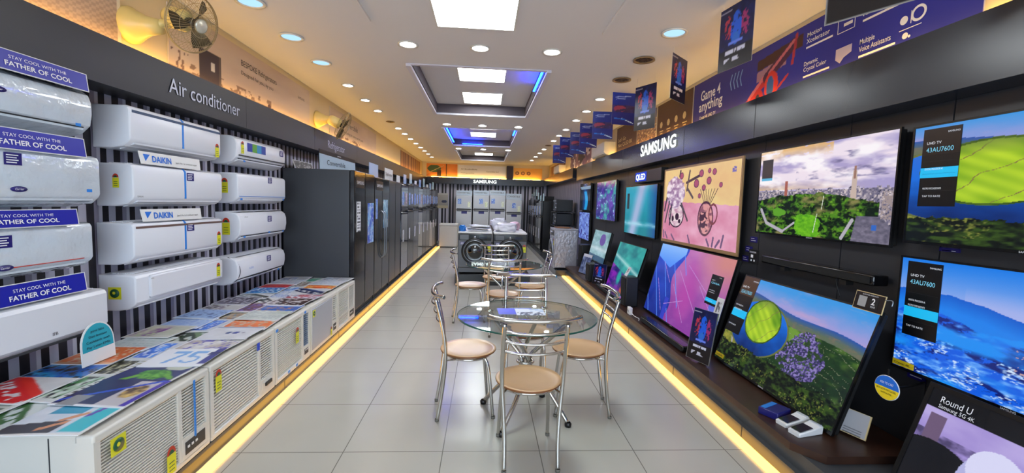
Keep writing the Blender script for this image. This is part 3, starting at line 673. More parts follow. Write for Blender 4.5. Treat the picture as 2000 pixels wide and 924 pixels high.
# third column
split_ac(3.90, 1.745, W, .245, 'white wall air conditioner with green and blue label, topmost in third column', 'round', WHITE, marks=[('star', .09, .62), ('corner', .1, .1), ('navy', .9, .7)], strip=(.30, .010, DARKGREY, .03, .98), topvent=False)
b = MB()
for k, c in enumerate([(.1, .2, .6), (.35, .62, .15), (.15, .55, .75), (.15, .25, .6)]): b.box(.16+.08*k, .24+.08*k, -.2225, -.2195, .125, .20, mat('promo%d' % k, c, .4))
o = b.build('promo_label', None, bpy.data.objects['wall_air_conditioner.008'])
split_ac(3.90, 1.405, W, .262, 'square-edged white wall air conditioner with lower trim line, second in third column', 'flat', WHITE, marks=[('navy', .62, .86), ('sidestar', .5, .6, 1.2), ('corner', .04, .12), ('corner', .92, .12)], strip=(.24, .004, BLUETAPE, .02, .98))
split_ac(3.93, 1.06, .89, .27, 'rounded white wall air conditioner with small blue stickers, third in third column', 'round', WHITE, marks=[('navy', .58, .72), ('sidestar', .45, .55, 1.4), ('corner', .05, .16), ('corner', .55, .2), ('corner', .88, .18), ('text', .07, .82, 'HITACHI', .010, DARKGREY)])
split_ac(3.88, .69, .90, .245, 'white wall air conditioner with curved dark side line, lowest in third column', 'round', WHITE, marks=[('navy', .60, .72), ('text', .2, .5, 'LLOYD', .016, TXTB), ('corner', .80, .12)])
o = bpy.data.objects['wall_air_conditioner.011']
MB().tube([(.015, -.1, .012), (.02, -.19, .04), (.03, -.222, .12), (.02, -.20, .21), (.01, -.13, .247)], .003, 6).build('side_line', DARKGREY, o)
MB().tube([(.03, -.20, .05), (.4, -.205, .045), (.88, -.20, .05)], .0025, 6).build('front_line', DARKGREY, o)

def slogan_sign(y0, y1, z0, z1, label, ta, tb, x=-2.10):
    w = y1-y0; h = z1-z0
    t = thing('slogan_sign', label, 'sign', (x, y0, z0), (-.12, 0, PI/2), 'blue slogan signs on the nearest column of air conditioners')
    b = MB(); b.box(-.006, w+.006, 0, .004, -.004, h+.004, PAPER); b.box(0, w, -.001, 0, 0, h, BLUESIGN); b.build('board', None, t)
    text('STAY COOL WITH THE', ta-y0+.02, h*.60, h*.17, TXTW, t, y=-.002, width=tb-ta-.045)
    text('FATHER OF COOL', ta-y0, h*.20, h*.25, TXTW, t, y=-.002, width=tb-ta, bold=.02)
slogan_sign(1.95, 2.48, 2.0, 2.085, 'blue STAY COOL slogan sign, topmost of four, against the dark fascia', 2.08, 2.39)
slogan_sign(1.92, 2.45, 1.655, 1.745, 'blue STAY COOL slogan sign, second from top of four', 2.04, 2.345)
slogan_sign(1.87, 2.39, 1.305, 1.38, 'blue STAY COOL slogan sign, third from top of four', 2.0, 2.29)
slogan_sign(1.88, 2.42, .955, 1.045, 'blue STAY COOL slogan sign, lowest of four, above the boxy unit', 2.045, 2.335)
for z0, lb in ((1.655, 'white DAIKIN sign standing on the upper middle-column air conditioner'), (1.295, 'white DAIKIN sign standing on the lower middle-column air conditioner')):
    t = thing('brand_sign', lb, 'sign', (-2.12, 2.85, z0), (-.1, 0, PI/2), 'white brand signs in the middle column')
    b = MB(); b.extr([(0, 0), (.56, 0), (.56, .078), (-.012, .078)], 0, .005, axis='y'); b.build('board', PAPER, t)
    b = MB(); b.extr([(.02, .062), (.075, .062), (.035, .02)], -.0015, 0, axis='y'); b.build('triangle_mark', TXTB, t)
    text('DAIKIN', .09, .018, .038, TXTB, t, y=-.001, width=.17, bold=.03)
    text('Japan\'s No.1 air conditioner expert', .30, .025, .012, TXTK, t, y=-.001, width=.22)
# teal round-topped card
t = thing('promo_card', 'teal round-topped cashback card standing on leaflets by the lowest air conditioner', 'sign', (-2.03, 2.30, .572), (-.06, 0, PI/2))
out = [(.0, 0), (.2, 0), (.2, .10)]+[(.1+.1*math.cos(a)*1.0, .10+.115*math.sin(a)) for a in [PI*k/14 for k in range(15)]]+[(0, .10)]
b = MB(); b.extr(out, 0, .005, PAPER, axis='y')
out2 = [(.008, .07), (.192, .07), (.192, .10)]+[(.1+.092*math.cos(a), .10+.107*math.sin(a)) for a in [PI*k/14 for k in range(15)]]+[(.008, .10)]
b.extr(out2, -.001, 0, TEAL, axis='y'); b.build('card', None, t)
for k, (s, wd) in enumerate([('pine labs', .08), ('Get Instant', .11), ('Cashback with', .14), ('Pay Later EMIs', .14)]): text(s, .1, .165-.027*k, .013, TXTK, t, y=-.002, width=wd, align='c')

# ------------------------------------------------------------------ window air conditioners on the plinth
WB = .115; WT = .545
def window_ac(y0, y1, label, style):
    w = y1-y0-.012; h = WT-WB
    t = thing('window_air_conditioner', label, 'air conditioner', (-1.5, y0+.006, WB-.008), PI/2, 'window air conditioners in a row on the left plinth')
    b = MB(); b.box(.02, w-.02, .05, .68, .01, h-.01, WHITE2, bev=.006)
    for k in range(9): b.box(.018, .0205, .45+.018*k, .455+.018*k, .06, .30, BLACK)
    b.box(.0185, .0203, .16, .164, .02, h-.02, DARKGREY)
    b.build('casing', None, t)
    for x in (.08, w-.08):
        MB().box(x-.02, x+.02, .1, .6, 0, .012).build('foot', BLACK, t)
    split = {1: .66, 2: .70, 3: .74, 4: .76, 5: .60}[style]
    # front frame with openings
    g0, g1 = .03, w*split; l0, l1 = w*split+.025, w-.03; zb, zt = .035, h-.04
    lz = {1: .14, 2: .12, 3: .12, 4: .14, 5: .14}[style]
    fm = WHITE2
    b = MB(); yf = -.02
    b.box(0, w, yf, .05, 0, zb, fm, bev=.008); b.box(0, w, yf, .05, zt, h, fm, bev=.010)
    b.box(.0005, g0, yf+.001, .049, zb-.012, zt+.012, fm); b.box(g1, l0, yf+.001, .05, zb-.01, zt+.01, fm); b.box(l1, w-.0005, yf+.001, .049, zb-.012, zt+.012, fm)
    b.box(l0-.002, l1+.002, yf, .05, zb-.01, lz, fm)
    b.build('front_frame', None, t)
    if style == 4:
        b = MB(); b.box(g0-.002, g1+.002, yf-.004, .04, zb-.004, zt+.004, mat('pale_grey_panel', (.66, .67, .70), .3), bev=.006); b.build('flat_panel', None, t)
    else:
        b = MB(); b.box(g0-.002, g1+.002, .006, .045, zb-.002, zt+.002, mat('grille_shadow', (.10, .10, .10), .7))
        n = {1: 26, 2: 19, 3: 24, 5: 20}[style]; st = (zt-zb)/n
        for k in range(n): z = zb+st*(k+.5); b.extr([(-.012, z-st*.30), (.003, z-st*.30), (.003, z+st*.22), (-.012, z+st*.10)], g0, g1, fm)
        b.build('intake_grille', None, t)
    b = MB(); b.box(l0-.002, l1+.002, .03, .045, lz-.002, zt+.002, BLACK)
    n = 16 if style != 4 else 12; st = (zt-lz)/n
    for k in range(n): z = lz+st*(k+.5); b.extr([(-.014, z-st*.30), (.010, z-st*.16), (.010, z+st*.06), (-.014, z+st*.02)], l0, l1, fm if style != 3 else mat('slat_bluegrey', (.45, .52, .62), .4))
    if style in (1, 2): b.box((l0+l1)/2-.004, (l0+l1)/2+.004, .0, .02, lz, zt, fm)
    b.build('air_outlet', None, t)
    b = MB(); b.box(l0+.015, l1-.015, yf-.002, yf+.003, .05, lz-.025, DARKGREY if style != 2 else WHITE2); 
    if style == 2: b.box(l0+.05, l1-.03, yf-.012, yf, .065, .09, BLACK, bev=.004)
    else:
        for k in range(3): b.box(l0+.03+.03*k, l0+.045+.03*k, yf-.004, yf, .08, .092, PAPER)
    b.build('control_panel', None, t)
    if style == 1:
        round_sticker(t, .11, h-.095, yf-.001, .075); blob_star(t, g1-.06, .09, yf-.002, 1.3)
        MB().box((l0+l1)/2-.006, (l0+l1)/2+.006, yf-.003, yf, lz-.03, h-.02).build('blue_tape', BLUETAPE, t)
    if style == 2:
        blob_star(t, .07, h*.76, yf-.002, 1.2); MB().box(g1-.02, g1+.012, yf-.003, yf, h-.085, h-.035, bev=.001).build('blue_tape', mat('deep_blue_tape', (.1, .25, .75), .4), t)
    if style == 3:
        blob_star(t, g1-.10, h*.62, yf-.002, 1.2)
        for x, z in ((.01, h-.04), (.2, .01), (.34, .01), (w-.12, h-.03)): MB().box(x, x+.03, yf-.003, yf, z, z+.02).build('blue_tape', BLUETAPE, t)
    if style == 4: round_sticker(t, .06, h*.82, yf-.006, .06); blob_star(t, g1-.03, .07, yf-.007, .8)
    if style == 5: MB().box(g0, g1, yf-.002, yf+.002, h*.30, h*.32).build('trim_line', fm, t)
    return t
wy = [1.70, 2.415, 3.16, 3.80, 4.50, 5.10]
wl = ['nearest window air conditioner with fine horizontal grille and round green sticker', 'second window air conditioner with yellow energy label at its left edge', 'third window air conditioner held with pieces of blue tape', 'fourth window air conditioner with a flat grey front panel', 'farthest window air conditioner, beside the graphite fridge']
for k in range(5): window_ac(wy[k], wy[k+1], wl[k], k+1)

# ------------------------------------------------------------------ leaflets on the window air conditioners
def leaf(bg, c1, c2, c3, seed, kind=0):
    def f(U, V):
        n = fbm(U*5, V*5, seed); g = fbm(U*16, V*12, seed+3, 3); img = mixc(C(*bg), C(*bg)*.88, n)
        if kind == 0:   # two image blocks and lines
            m = (U > .05) & (U < .55) & (V > .1) & (V < .9); put(img, m, mixc(C(*c1), C(*c2), (n-.3)*2.5)); put(img, m & (g > .6), C(*c3))
            put(img, (U > .6) & (U < .92) & ((V*9) % 1 < .35) & (V > .2) & (V < .85), C(*c3)*.8+.1)
        if kind == 1:   # diagonal bands
            d = U*.8+V; put(img, (d > .55) & (d < 1.0) & ~((np.abs(d-.78) < .10) & (vn(U*14-V*8, d*6, seed) > .5)), C(*c1)); put(img, (d >= 1.0) & (d < 1.18), C(*c2)); put(img, (g > .62) & (d < .5), C(*c3))
        if kind == 2:   # full picture
            img = mixc(C(*c1), C(*c2), (n-.32)*2.6); put(img, g > .60, C(*c3)); put(img, (V < .12) | (U < .03), C(*bg))
        if kind == 3:   # mostly plain with marks
            put(img, (ell(U, V, .45, .5, .05, .08) < 1), C(*c1)); put(img, ell(U, V, .6, .5, .06, .1) < 1, C(*c2)); put(img, ell(U, V, .75, .5, .03, .05) < 1, C(*c3)); put(img, (V > .9), C(*c1)*.5+.4)
        if kind == 4:   # rows of small type
            put(img, ((V*14) % 1 < .4) & (vn(U*40, np.floor(V*14), seed) > .4) & (U > .06) & (U < .94), C(*c1)); put(img, (U > .6) & (V > .6) & (g > .4), C(*c2))
        put(img, (U < .022) | (U > .978) | (V < .03) | (V > .97), C(.88, .88, .9))
        return img
    return f
def hands(U, V):
    n = fbm(U*6, V*6, 3); img = mixc(C(.75, .80, .86), C(.88, .90, .94), n); put(img, (V < .30+.2*U) & (U < .62) & (V < .45), C(.20, .21, .25))
    put(img, seg(U, V, (.50, .42), (.66, .62), .05, 1.4) | seg(U, V, (.42, .16), (.60, .36), .045, 1.4), C(.84, .58, .42)); put(img, (V > .62) & (U > .2) & (U < .6), C(.20, .60, .75))
    put(img, (U > .70) & (V > .08) & (V < .96), C(.24, .74, .80)); put(img, seg(U, V, (.72, .55), (.80, .92), .04, 1.4), C(.38, .22, .66)); put(img, (U > .96) | (V < .05), C(.92, .92, .92)); return img
def turtle(U, V):
    n = fbm(U*8, V*8, 3); img = mixc(C(.08, .10, .32), C(.14, .20, .45), n); put(img, (ell(U, V, .55, .5, .26, .22) < 1+.8*(n-.5)), mixc(C(.12, .42, .10), C(.45, .72, .22), (fbm(U*22, V*22, 5)-.3)*2.4))
    put(img, seg(U, V, (.35, .4), (.2, .15), .06, 1.4) | seg(U, V, (.75, .5), (.92, .35), .05, 1.4), C(.40, .66, .18)); put(img, ell(U, V, .72, .86, .2, .16) < 1, C(.74, .76, .70)); put(img, (V < .04) | (U > .97), C(.85, .85, .85)); return img
def seventyfive(U, V):
    img = base(U, (.90, .91, .94)); c = C(.45, .66, .88)
    put(img, (np.abs(V-.78) < .06) & (U > .22) & (U < .48), c); put(img, seg(U, V, (.46, .78), (.30, .22), .05, 1.4), c)
    put(img, (np.abs(V-.78) < .06) & (U > .55) & (U < .78), c); put(img, (np.abs(U-.58) < .035) & (V > .5) & (V < .8), c); q = ell(U, V, .64, .38, .15, .19); put(img, (q < 1) & (q > .42) & ((U > .58) | (V < .35)), c)
    put(img, (U > .88) & (V > .1), C(.22, .24, .55)); put(img, (U > .82) & (V > .6) & (V < .8), C(.16, .18, .42)); return img
def foodnavy(U, V):
    n = fbm(U*14, V*14, 8); img = base(U, (.10, .12, .34)); put(img, (U > .58) & (V < .95), C(.76, .74, .76)); put(img, ell(U, V, .76, .55, .14, .24) < 1, mixc(C(.30, .2, .14), C(.85, .72, .42), (n-.3)*2.5))
    put(img, (U > .93), C(.25, .16, .66)); put(img, (V < .05), C(.9, .9, .92)); put(img, np.abs(V-.5-.9*(U-.38)) < .05, C(.14, .30, .78)); put(img, (V < .35) & (U > .1) & (U < .36), C(.55, .56, .58)); return img
K = (.12, .12, .14); Wt = (.86, .87, .89)
front_designs = [
 (hands, 'leaflet with two hands and a turquoise band, nearest on the front row'),
 (foodnavy, 'navy leaflet with food picture and violet edge, second in the front row'),
 (turtle, 'dark blue leaflet with a green turtle, third in the front row'),
 (seventyfive, 'white leaflet with big pale blue number 75, fourth in the front row'),
 (leaf(Wt, (.70, .66, .64), (.86, .86, .86), (.35, .30, .70), 12, 2), 'pale leaflet with a violet patch just beyond the number 75 leaflet'),
 (leaf((.87, .88, .91), (.2, .3, .6), (.18, .25, .6), (.4, .35, .45), 13, 3), 'plain white leaflet with three small dark blue marks'),
 (leaf(Wt, (.88, .42, .14), (.92, .50, .18), (.75, .70, .62), 14, 2), 'bright orange leaflet in the front row behind the plain white one'),
 (leaf((.85, .88, .86), (.62, .66, .68), (.72, .76, .70), (.6, .6, .6), 15, 4), 'pale grey-green leaflet of small print behind the bright orange one'),
 (leaf(Wt, (.18, .42, .78), (.12, .36, .72), (.70, .52, .42), 16, 2), 'sky blue leaflet above the third window unit with brown specks'),
 (leaf(Wt, (.24, .18, .18), (.36, .26, .26), (.78, .76, .78), 17, 2), 'dark brown leaflet lying behind the sky blue one in front row'),
 (leaf((.3, .55, .85), (.65, .70, .78), (.75, .30, .35), (.85, .85, .9), 18, 2), 'blue leaflet with red circles in the front row'),
 (leaf(Wt, (.10, .14, .32), (.25, .30, .50), (.80, .82, .86), 19, 1), 'white leaflet with navy diagonal stripes in the front row'),
 (leaf(Wt, (.80, .30, .12), (.88, .42, .16), (.90, .75, .35), 20, 2), 'red-orange leaflet near the far end of the front row'),
 (leaf((.84, .86, .90), (.50, .60, .75), (.8, .8, .85), (.3, .35, .5), 21, 4), 'bluish white print leaflet second from the fridge in front row'),
 (leaf(Wt, (.60, .68, .80), (.80, .82, .86), (.28, .32, .45), 22, 0), 'white leaflet with blue-grey picture beside the fridge in front row')]
back_designs = [
 (leaf((.82, .84, .82), (.35, .45, .35), (.86, .86, .80), (.2, .3, .25), 31, 0), 'pale leaflet with olive picture, nearest against the wall'),
 (leaf((.85, .86, .88), (.80, .12, .12), (.85, .2, .15), (.9, .9, .9), 32, 1), 'white leaflet with broad red lettering band near the wall'),
 (leaf((.3, .6, .85), (.12, .36, .72), (.16, .62, .84), K, 33, 2), 'bright blue and black picture leaflet near the wall'),
 (leaf((.8, .6, .45), (.80, .38, .16), (.82, .45, .22), (.80, .70, .58), 34, 2), 'rust orange leaflet against the wall beside the teal card'),
 (leaf((.82, .86, .87), (.60, .68, .70), (.75, .8, .8), (.4, .45, .5), 35, 4), 'pale grey-blue print leaflet behind the teal card'),
 (leaf((.82, .82, .78), (.45, .20, .55), (.80, .80, .70), (.7, .75, .6), 36, 0), 'cream leaflet with a purple block against the wall'),
 (leaf((.68, .76, .90), (.60, .70, .88), (.72, .80, .92), (.55, .66, .88), 37, 2), 'plain light blue leaflet, nearer of two against the wall'),
 (leaf((.66, .75, .88), (.62, .73, .90), (.60, .72, .88), (.38, .45, .66), 38, 2), 'plain light blue leaflet with small emblem, farther of two'),
 (leaf((.80, .80, .80), (.20, .18, .2), (.66, .62, .70), (.85, .85, .85), 39, 0), 'white leaflet with black picture below the third column units'),
 (leaf((.6, .6, .65), (.25, .22, .26), (.45, .43, .50), (.75, .75, .8), 40, 2), 'dark grey leaflet below the lowest third-column unit'),
 (leaf(Wt, (.55, .58, .60), (.25, .28, .25), (.85, .85, .85), 41, 1), 'white leaflet with grey-green diagonal near the wall'),
 (leaf((.3, .6, .85), (.10, .34, .68), (.14, .56, .80), (.85, .9, .95), 42, 2), 'vivid blue leaflet toward the fridge against the wall'),
 (leaf(Wt, (.72, .14, .18), (.80, .20, .22), (.6, .1, .15), 43, 2), 'red leaflet near the far end against the wall'),
 (leaf((.82, .84, .88), (.45, .50, .66), (.75, .78, .84), (.3, .34, .5), 44, 4), 'pale print leaflet against the wall behind the red one'),
 (leaf(Wt, (.42, .52, .70), (.8, .8, .84), (.2, .24, .34), 45, 0), 'farthest wall-side leaflet with blue picture, touching the fridge')]
mid_designs = [
 (leaf((.80, .85, .86), (.22, .40, .22), (.82, .86, .86), (.15, .3, .15), 51, 1), 'pale leaflet with green leaves in the middle gap, nearest'),
 (leaf((.85, .87, .87), (.25, .50, .28), (.82, .86, .84), K, 52, 0), 'white leaflet with green picture in middle gap, beside red lettering'),
 (leaf(Wt, (.12, .14, .12), (.25, .24, .18), (.7, .7, .6), 53, 0), 'white leaflet with black block in the middle gap'),
 (leaf((.84, .86, .88), (.15, .35, .80), (.35, .60, .95), (.8, .85, .95), 54, 0), 'white leaflet with bright blue square, beside the turtle leaflet'),
 (leaf((.78, .82, .80), (.16, .22, .14), (.45, .55, .40), (.8, .8, .8), 55, 1), 'leaflet with dark green diagonal beside the number 75 leaflet'),
 (leaf((.84, .86, .88), (.15, .35, .80), (.35, .60, .95), (.8, .85, .95), 56, 0), 'white leaflet with blue square between orange and number 75 leaflets'),
 (leaf((.82, .80, .76), (.60, .45, .30), (.80, .76, .66), (.4, .5, .6), 57, 2), 'tan and cream leaflet in the middle gap'),
 (leaf((.80, .78, .80), (.30, .18, .22), (.55, .35, .45), (.5, .4, .75), 58, 2), 'maroon leaflet in the middle gap by the light blue ones'),
 (leaf(Wt, (.3, .3, .32), (.82, .82, .80), (.5, .5, .5), 59, 1), 'white leaflet with charcoal diagonal in the middle gap'),
 (leaf((.85, .87, .9), (.25, .50, .85), (.8, .86, .95), (.6, .7, .9), 60, 4), 'white leaflet with small blue print in middle gap'),
 (leaf(Wt, (.22, .48, .85), (.75, .82, .9), (.3, .4, .6), 61, 0), 'white leaflet with azure block above the third window unit'),
 (leaf((.83, .84, .86), (.5, .46, .44), (.82, .8, .78), (.3, .3, .3), 62, 0), 'white leaflet with taupe picture above the fourth window unit'),
 (leaf(Wt, (.15, .60, .45), (.80, .84, .84), (.4, .5, .5), 63, 0), 'white leaflet with sea-green block above the farthest window unit')]
def place_leaves(ds, x0, w, y0, step, z0, g):
    for k, (fn, lb) in enumerate(ds):
        cnt = 4 if w > .3 else 3
        o = painted('leaflet', w, step*1.22, fn, 44, 30, PRINT, None, x=-w/2, y=-step*.61, z=0, T=.004, flat=True, warp=lambda U, V, k=k: np.stack([U*0, U*0, .0035*np.sin(U*3.1+k)*(1-V)], 1))
        o.location = (x0+random.uniform(-.012, .012), y0+step*(k+.5), z0+.0052*(len(ds)-k) % .03 + z0*0); o.rotation_euler = (0, 0, random.uniform(-.10, .10))
        o.location.z = z0+(.006 if k % 2 else .0)+.002
        tag(o, lb, 'leaflet', g)
place_leaves(mid_designs, -1.88, .20, 1.72, .26, .547, 'leaflets in the gap between the two rows')
place_leaves(front_designs, -1.665, .31, 1.69, .2265, .560, 'leaflets in the front row on the window units')
place_leaves(back_designs, -2.10, .29, 1.72, .2245, .560, 'leaflets in the wall-side row on the window units')

# ------------------------------------------------------------------ fridges along the left wall
def fridge(loc, rot, w, h, d, label, kind, bodym, doorm, handle=None, extras=(), cat='fridge', group='fridges in the left row', lowm=None):
    t = thing('fridge', label, cat, loc, rot, group)
    b = MB(); b.box(.0, w, .06, d, .03, h, bodym, bev=.006); b.box(.02, w-.02, .08, d-.02, 0, .03, BLACK); b.build('cabinet', None, t)
    MB().box(.01, w-.01, .02, .06, .005, .05).build('kick_plate', BLACK, t)
    if kind == 'side':
        rects = [(0, w*.5-.003, .055, h), (w*.5+.003, w, .055, h)]
    else:
        rects = [(0, w, .055, h*.695), (0, w, h*.705, h)]
    for k, (x0, x1, z0, z1) in enumerate(rects):
        b = MB(); b.box(x0, x1, 0, .056, z0, z1, doorm, bev=.010); dr = b.build('door', None, t)
        if handle == 'curve':
            hx = x1-.05 if k == 0 else x0+.05
            MB().tube([(hx, 0, h*.72), (hx, -.04, h*.68), (hx, -.05, h*.55), (hx, -.05, h*.42), (hx, -.04, h*.34), (hx, 0, h*.31)], .009, 8).build('handle', SILVER, dr)
        elif handle == 'slot' and kind == 'side':
            hx = x1-.012 if k == 0 else x0+.004
            MB().box(hx, hx+.008, -.002, .02, h*.2, h*.9).build('handle', BLACK, dr)
        elif handle == 'bar':
            zz = z1-.045 if k == 0 else z0+.006
            MB().box(x0+.03, x1-.03, -.006, .01, zz, zz+.03, bev=.004).build('handle', BLACK, dr)
    for e in extras:
        if e[0] == 'card': # x,z,w,h,mat,text
            b = MB(); b.box(e[1], e[1]+e[3], -.003, -.0005, e[2], e[2]+e[4], e[5]); o = b.build('price_card', None, t)
            if len(e) > 6: text(e[6], e[1]+e[3]*.08, e[2]+e[4]*.35, e[4]*.3, e[7], o, y=-.0035, width=e[3]*.84)
        if e[0] == 'paint': painted('poster_sticker', e[3], e[4], e[5], 24, 36, PRINT, t, x=e[1], y=-.0035, z=e[2], T=.003)
        if e[0] == 'top':   # board standing on the top
            b = MB(); b.box(e[1], e[1]+e[2], .10, .105, h, h+e[3], e[4]); o = b.build('top_card', None, t)
            if len(e) > 5: text(e[5], e[1]+e[2]*.08, h+e[3]*.4, e[3]*.28, e[6], o, y=.0985, width=e[2]*.8)
    return t
def photo(seed, a=(.10, .25, .75), b_=(.6, .8, .95)):
    def f(U, V):
        n = fbm(U*6, V*8, seed); g = fbm(U*18, V*18, seed+1); img = mixc(C(*a), C(*b_), (n-.3)*2.4); put(img, g > .66, C(.9, .9, .95)); return img
    return f
def spec(U, V):
    img = base(U, (.92, .92, .94)); put(img, ((V*10) % 1 < .5) & (vn(U*12, np.floor(V*10), 3) > .35) & (U > .1) & (U < .9), C(.1, .1, .12)); return img
FX = -1.50; FZ = .105
BLKCARD = mat('black_card', (.05, .05, .06), .3)
fridge((FX, 5.14, FZ), PI/2, .90, 1.70, .80, 'nearest fridge: graphite side-by-side fridge with price sheet, next to the window units', 'side', GRAPH, mat('graphite_door', (.13, .13, .14), .12, .2), 'slot',
       [('paint', .08, .98, .16, .36, spec), ('paint', .56, .80, .30, .52, photo(3)), ('card', .06, 1.50, .34, .13, BLKCARD, 'SAMSUNG', TXTW)])
fridge((FX, 6.06, FZ), PI/2, .90, 1.68, .78, 'black side-by-side fridge with curved handles, second from the near end of the row', 'side', BLACK, GLOSSBLACK, 'curve',
       [('paint', .50, .95, .30, .42, photo(5, (.3, .5, .65), (.7, .85, .9))), ('card', .08, 1.50, .40, .13, BLKCARD, 'SAMSUNG', TXTW), ('paint', .06, 1.10, .10, .28, photo(6)), ('top', .1, .5, .2, mat('blue_white_card', (.6, .72, .88), .3))])
fridge((FX, 7.00, FZ), PI/2, .90, 1.68, .78, 'silver grey side-by-side fridge, third from the near end of the row', 'side', GRAPH, STEEL, 'slot', [('top', .1, .6, .2, PAPER, 'Digital Inverter', TXTK)])
doors = [mat('blue_black_door', (.07, .09, .18), .1, coat=1), mat('dark_inox_door', (.17, .18, .20), .14, .4), mat('inox_door', (.36, .37, .39), .16, .5), mat('wine_black_door', (.12, .06, .09), .1, coat=1)]
fs = [('blue-black', 0), ('dark steel', 1), ('steel', 2), ('blue-black', 0), ('dark steel', 1), ('steel', 2), ('wine black', 3), ('steel', 2), ('dark steel', 1)]
y = 7.98
for k, (nm, di) in enumerate(fs):
    w_ = .66
    fridge((FX, y, FZ), PI/2, w_, 1.66+.03*(k % 3), .70, '%s two-door fridge, %s from the near end of the left row' % (nm, ORD[k+3]), 'top', BLACK, doors[di], 'bar',
           [('paint', .08, 1.28, .16, .24, photo(10+k)), ('paint', .40, 1.30, .16, .20, photo(30+k, (.5, .15, .25) if k % 3 == 0 else (.1, .3, .8), (.9, .9, .95))),
            ('top', .05, .30, .16+.03*(k % 3), [PAPER, mat('blue_white_card', (.6, .72, .88), .3), mat('pale_aqua_card', (.70, .82, .85), .3)][k % 3]), ('paint', .15, .6, .12, .22, photo(50+k, (.7, .7, .74), (.95, .95, .97)))])
    y += w_+.015
# sign above the fridges
t = thing('product_sign', 'white Convertible sign with dark header standing on the nearest fridges', 'sign', (-1.93, 5.24, FZ+1.70), (0, 0, PI/2-.12))
b = MB(); b.extr([(.02, 0), (1.0, 0), (1.0, .16), (0, .19)], 0, .006, mat('pale_card', (.66, .74, .80), .35), axis='y'); b.extr([(-.005, .19), (1.0, .16), (1.0, .205), (-.005, .24)], -.001, .006, BLKCARD, axis='y'); b.build('board', None, t)
text('Convertible', .18, .07, .06, TXTK, t, y=-.001, width=.5); text('SAMSUNG', .45, .19, .016, TXTW, t, y=-.002)
t = thing('product_sign', 'small dark photo sign lying on top of the nearest fridge at its back', 'sign', (-2.20, 5.24, FZ+1.70), (-.3, 0, PI/2))
painted('board', .55, .11, leaf((.2, .2, .2), (.12, .12, .14), (.35, .35, .36), (.6, .6, .6), 5, 2), 30, 10, PRINT, t, T=.006)

# ------------------------------------------------------------------ wall fans
def fan(mount, head, axis, R, label):
    t = thing('wall_fan', label, 'fan', mount)
    hd = Vector(head)-Vector(mount); ax = Vector(axis).normalized()
    q = Vector((0, 0, 1)).rotation_difference(ax).to_matrix(); RY = Matrix.Rotation(PI/2, 3, 'Y')
    b = MB(); b.lathe([(0, 0), (.115, 0), (.115, .02), (.09, .06), (.06, .12), (.045, .20), (0, .205)], 24, CREAM, rot=RY); b.build('wall_mount', None, t)
    mb = hd-ax*.15
    MB().tube([(.16, 0, 0), (.2, 0, .02), tuple(mb*.85+Vector((.03, 0, -.03))), tuple(mb)], .028, 12).build('arm', CREAM, t)
    b = MB(); b.lathe([(0, -.20), (.05, -.195), (.068, -.16), (.07, -.06), (.055, -.03), (0, -.03)], 24, CREAM, c=hd, rot=q); b.build('motor_housing', None, t)
    b = MB()
    def P(r, a, z): return hd+q @ Vector((r*math.cos(a), r*math.sin(a), z))
    for r, z in ((R, 0), (R, .012), (R*.72, .055), (R*.40, .075), (R*.72, -.05), (R*.4, -.065)):
        b.tube([P(r, 2*PI*k/40, z) for k in range(40)], .0035 if r == R else .0016, 5, BEIGE, closed=True)
    for k in range(60):
        a = 2*PI*k/60
        b.tube([P(R*.24, a, .078), P(R*.6, a+.06, .068), P(R*.9, a+.10, .035), P(R, a+.12, .006)], .0011, 3, BEIGE, sm=2)
        if k % 2 == 0: b.tube([P(R*.24, a, -.066), P(R*.7, a, -.052), P(R, a, 0)], .0011, 3, BEIGE, sm=2)
    b.build('cage', None, t)
    MB().lathe([(0, .088), (R*.18, .086), (R*.25, .076), (R*.25, .070), (0, .070)], 24, c=hd, rot=q).build('front_cap', mat('silver_cap', (.75, .74, .68), .3, .3), t)
    for k in range(3):
        b = MB(); a0 = k*2*PI/3+.5; up = []; dnn = []
        N = 8
        for i in range(N+1):
            u = i/N; r = R*(.18+.68*u); wdt = (.30+.40*math.sin(min(1, u*1.25)*PI*.62))*.9
            pts = []
            for j in range(5):
                v = j/4-.5; a = a0+v*wdt*1.5*(1-.25*u); pts.append(b.bm.verts.new(P(r, a, .012+v*.055)))
            up.append(pts)
        for i in range(N):
            for j in range(4): f = b.bm.faces.new([up[i][j], up[i+1][j], up[i+1][j+1], up[i][j+1]]); f.smooth = True
        bmesh.ops.solidify(b.bm, geom=b.bm.faces[:], thickness=.003)
        b.build('blade', mat('smoky_blade', (.36, .33, .26), .25), t)
    MB().lathe([(0, .03), (.03, .028), (.035, .0), (.03, -.03), (0, -.03)], 16, c=hd, rot=q).build('blade_hub', BLACK, t)
    return t
fan((-2.338, 3.08, 2.56), (-1.96, 3.10, 2.60), (.93, -.22, -.30), .185, 'cream wall fan with smoky blades, the nearer of two, above the fascia')
fan((-2.338, 6.25, 2.55), (-1.96, 6.16, 2.46), (.86, .30, -.42), .20, 'cream wall fan seen edge-on, the farther of two')

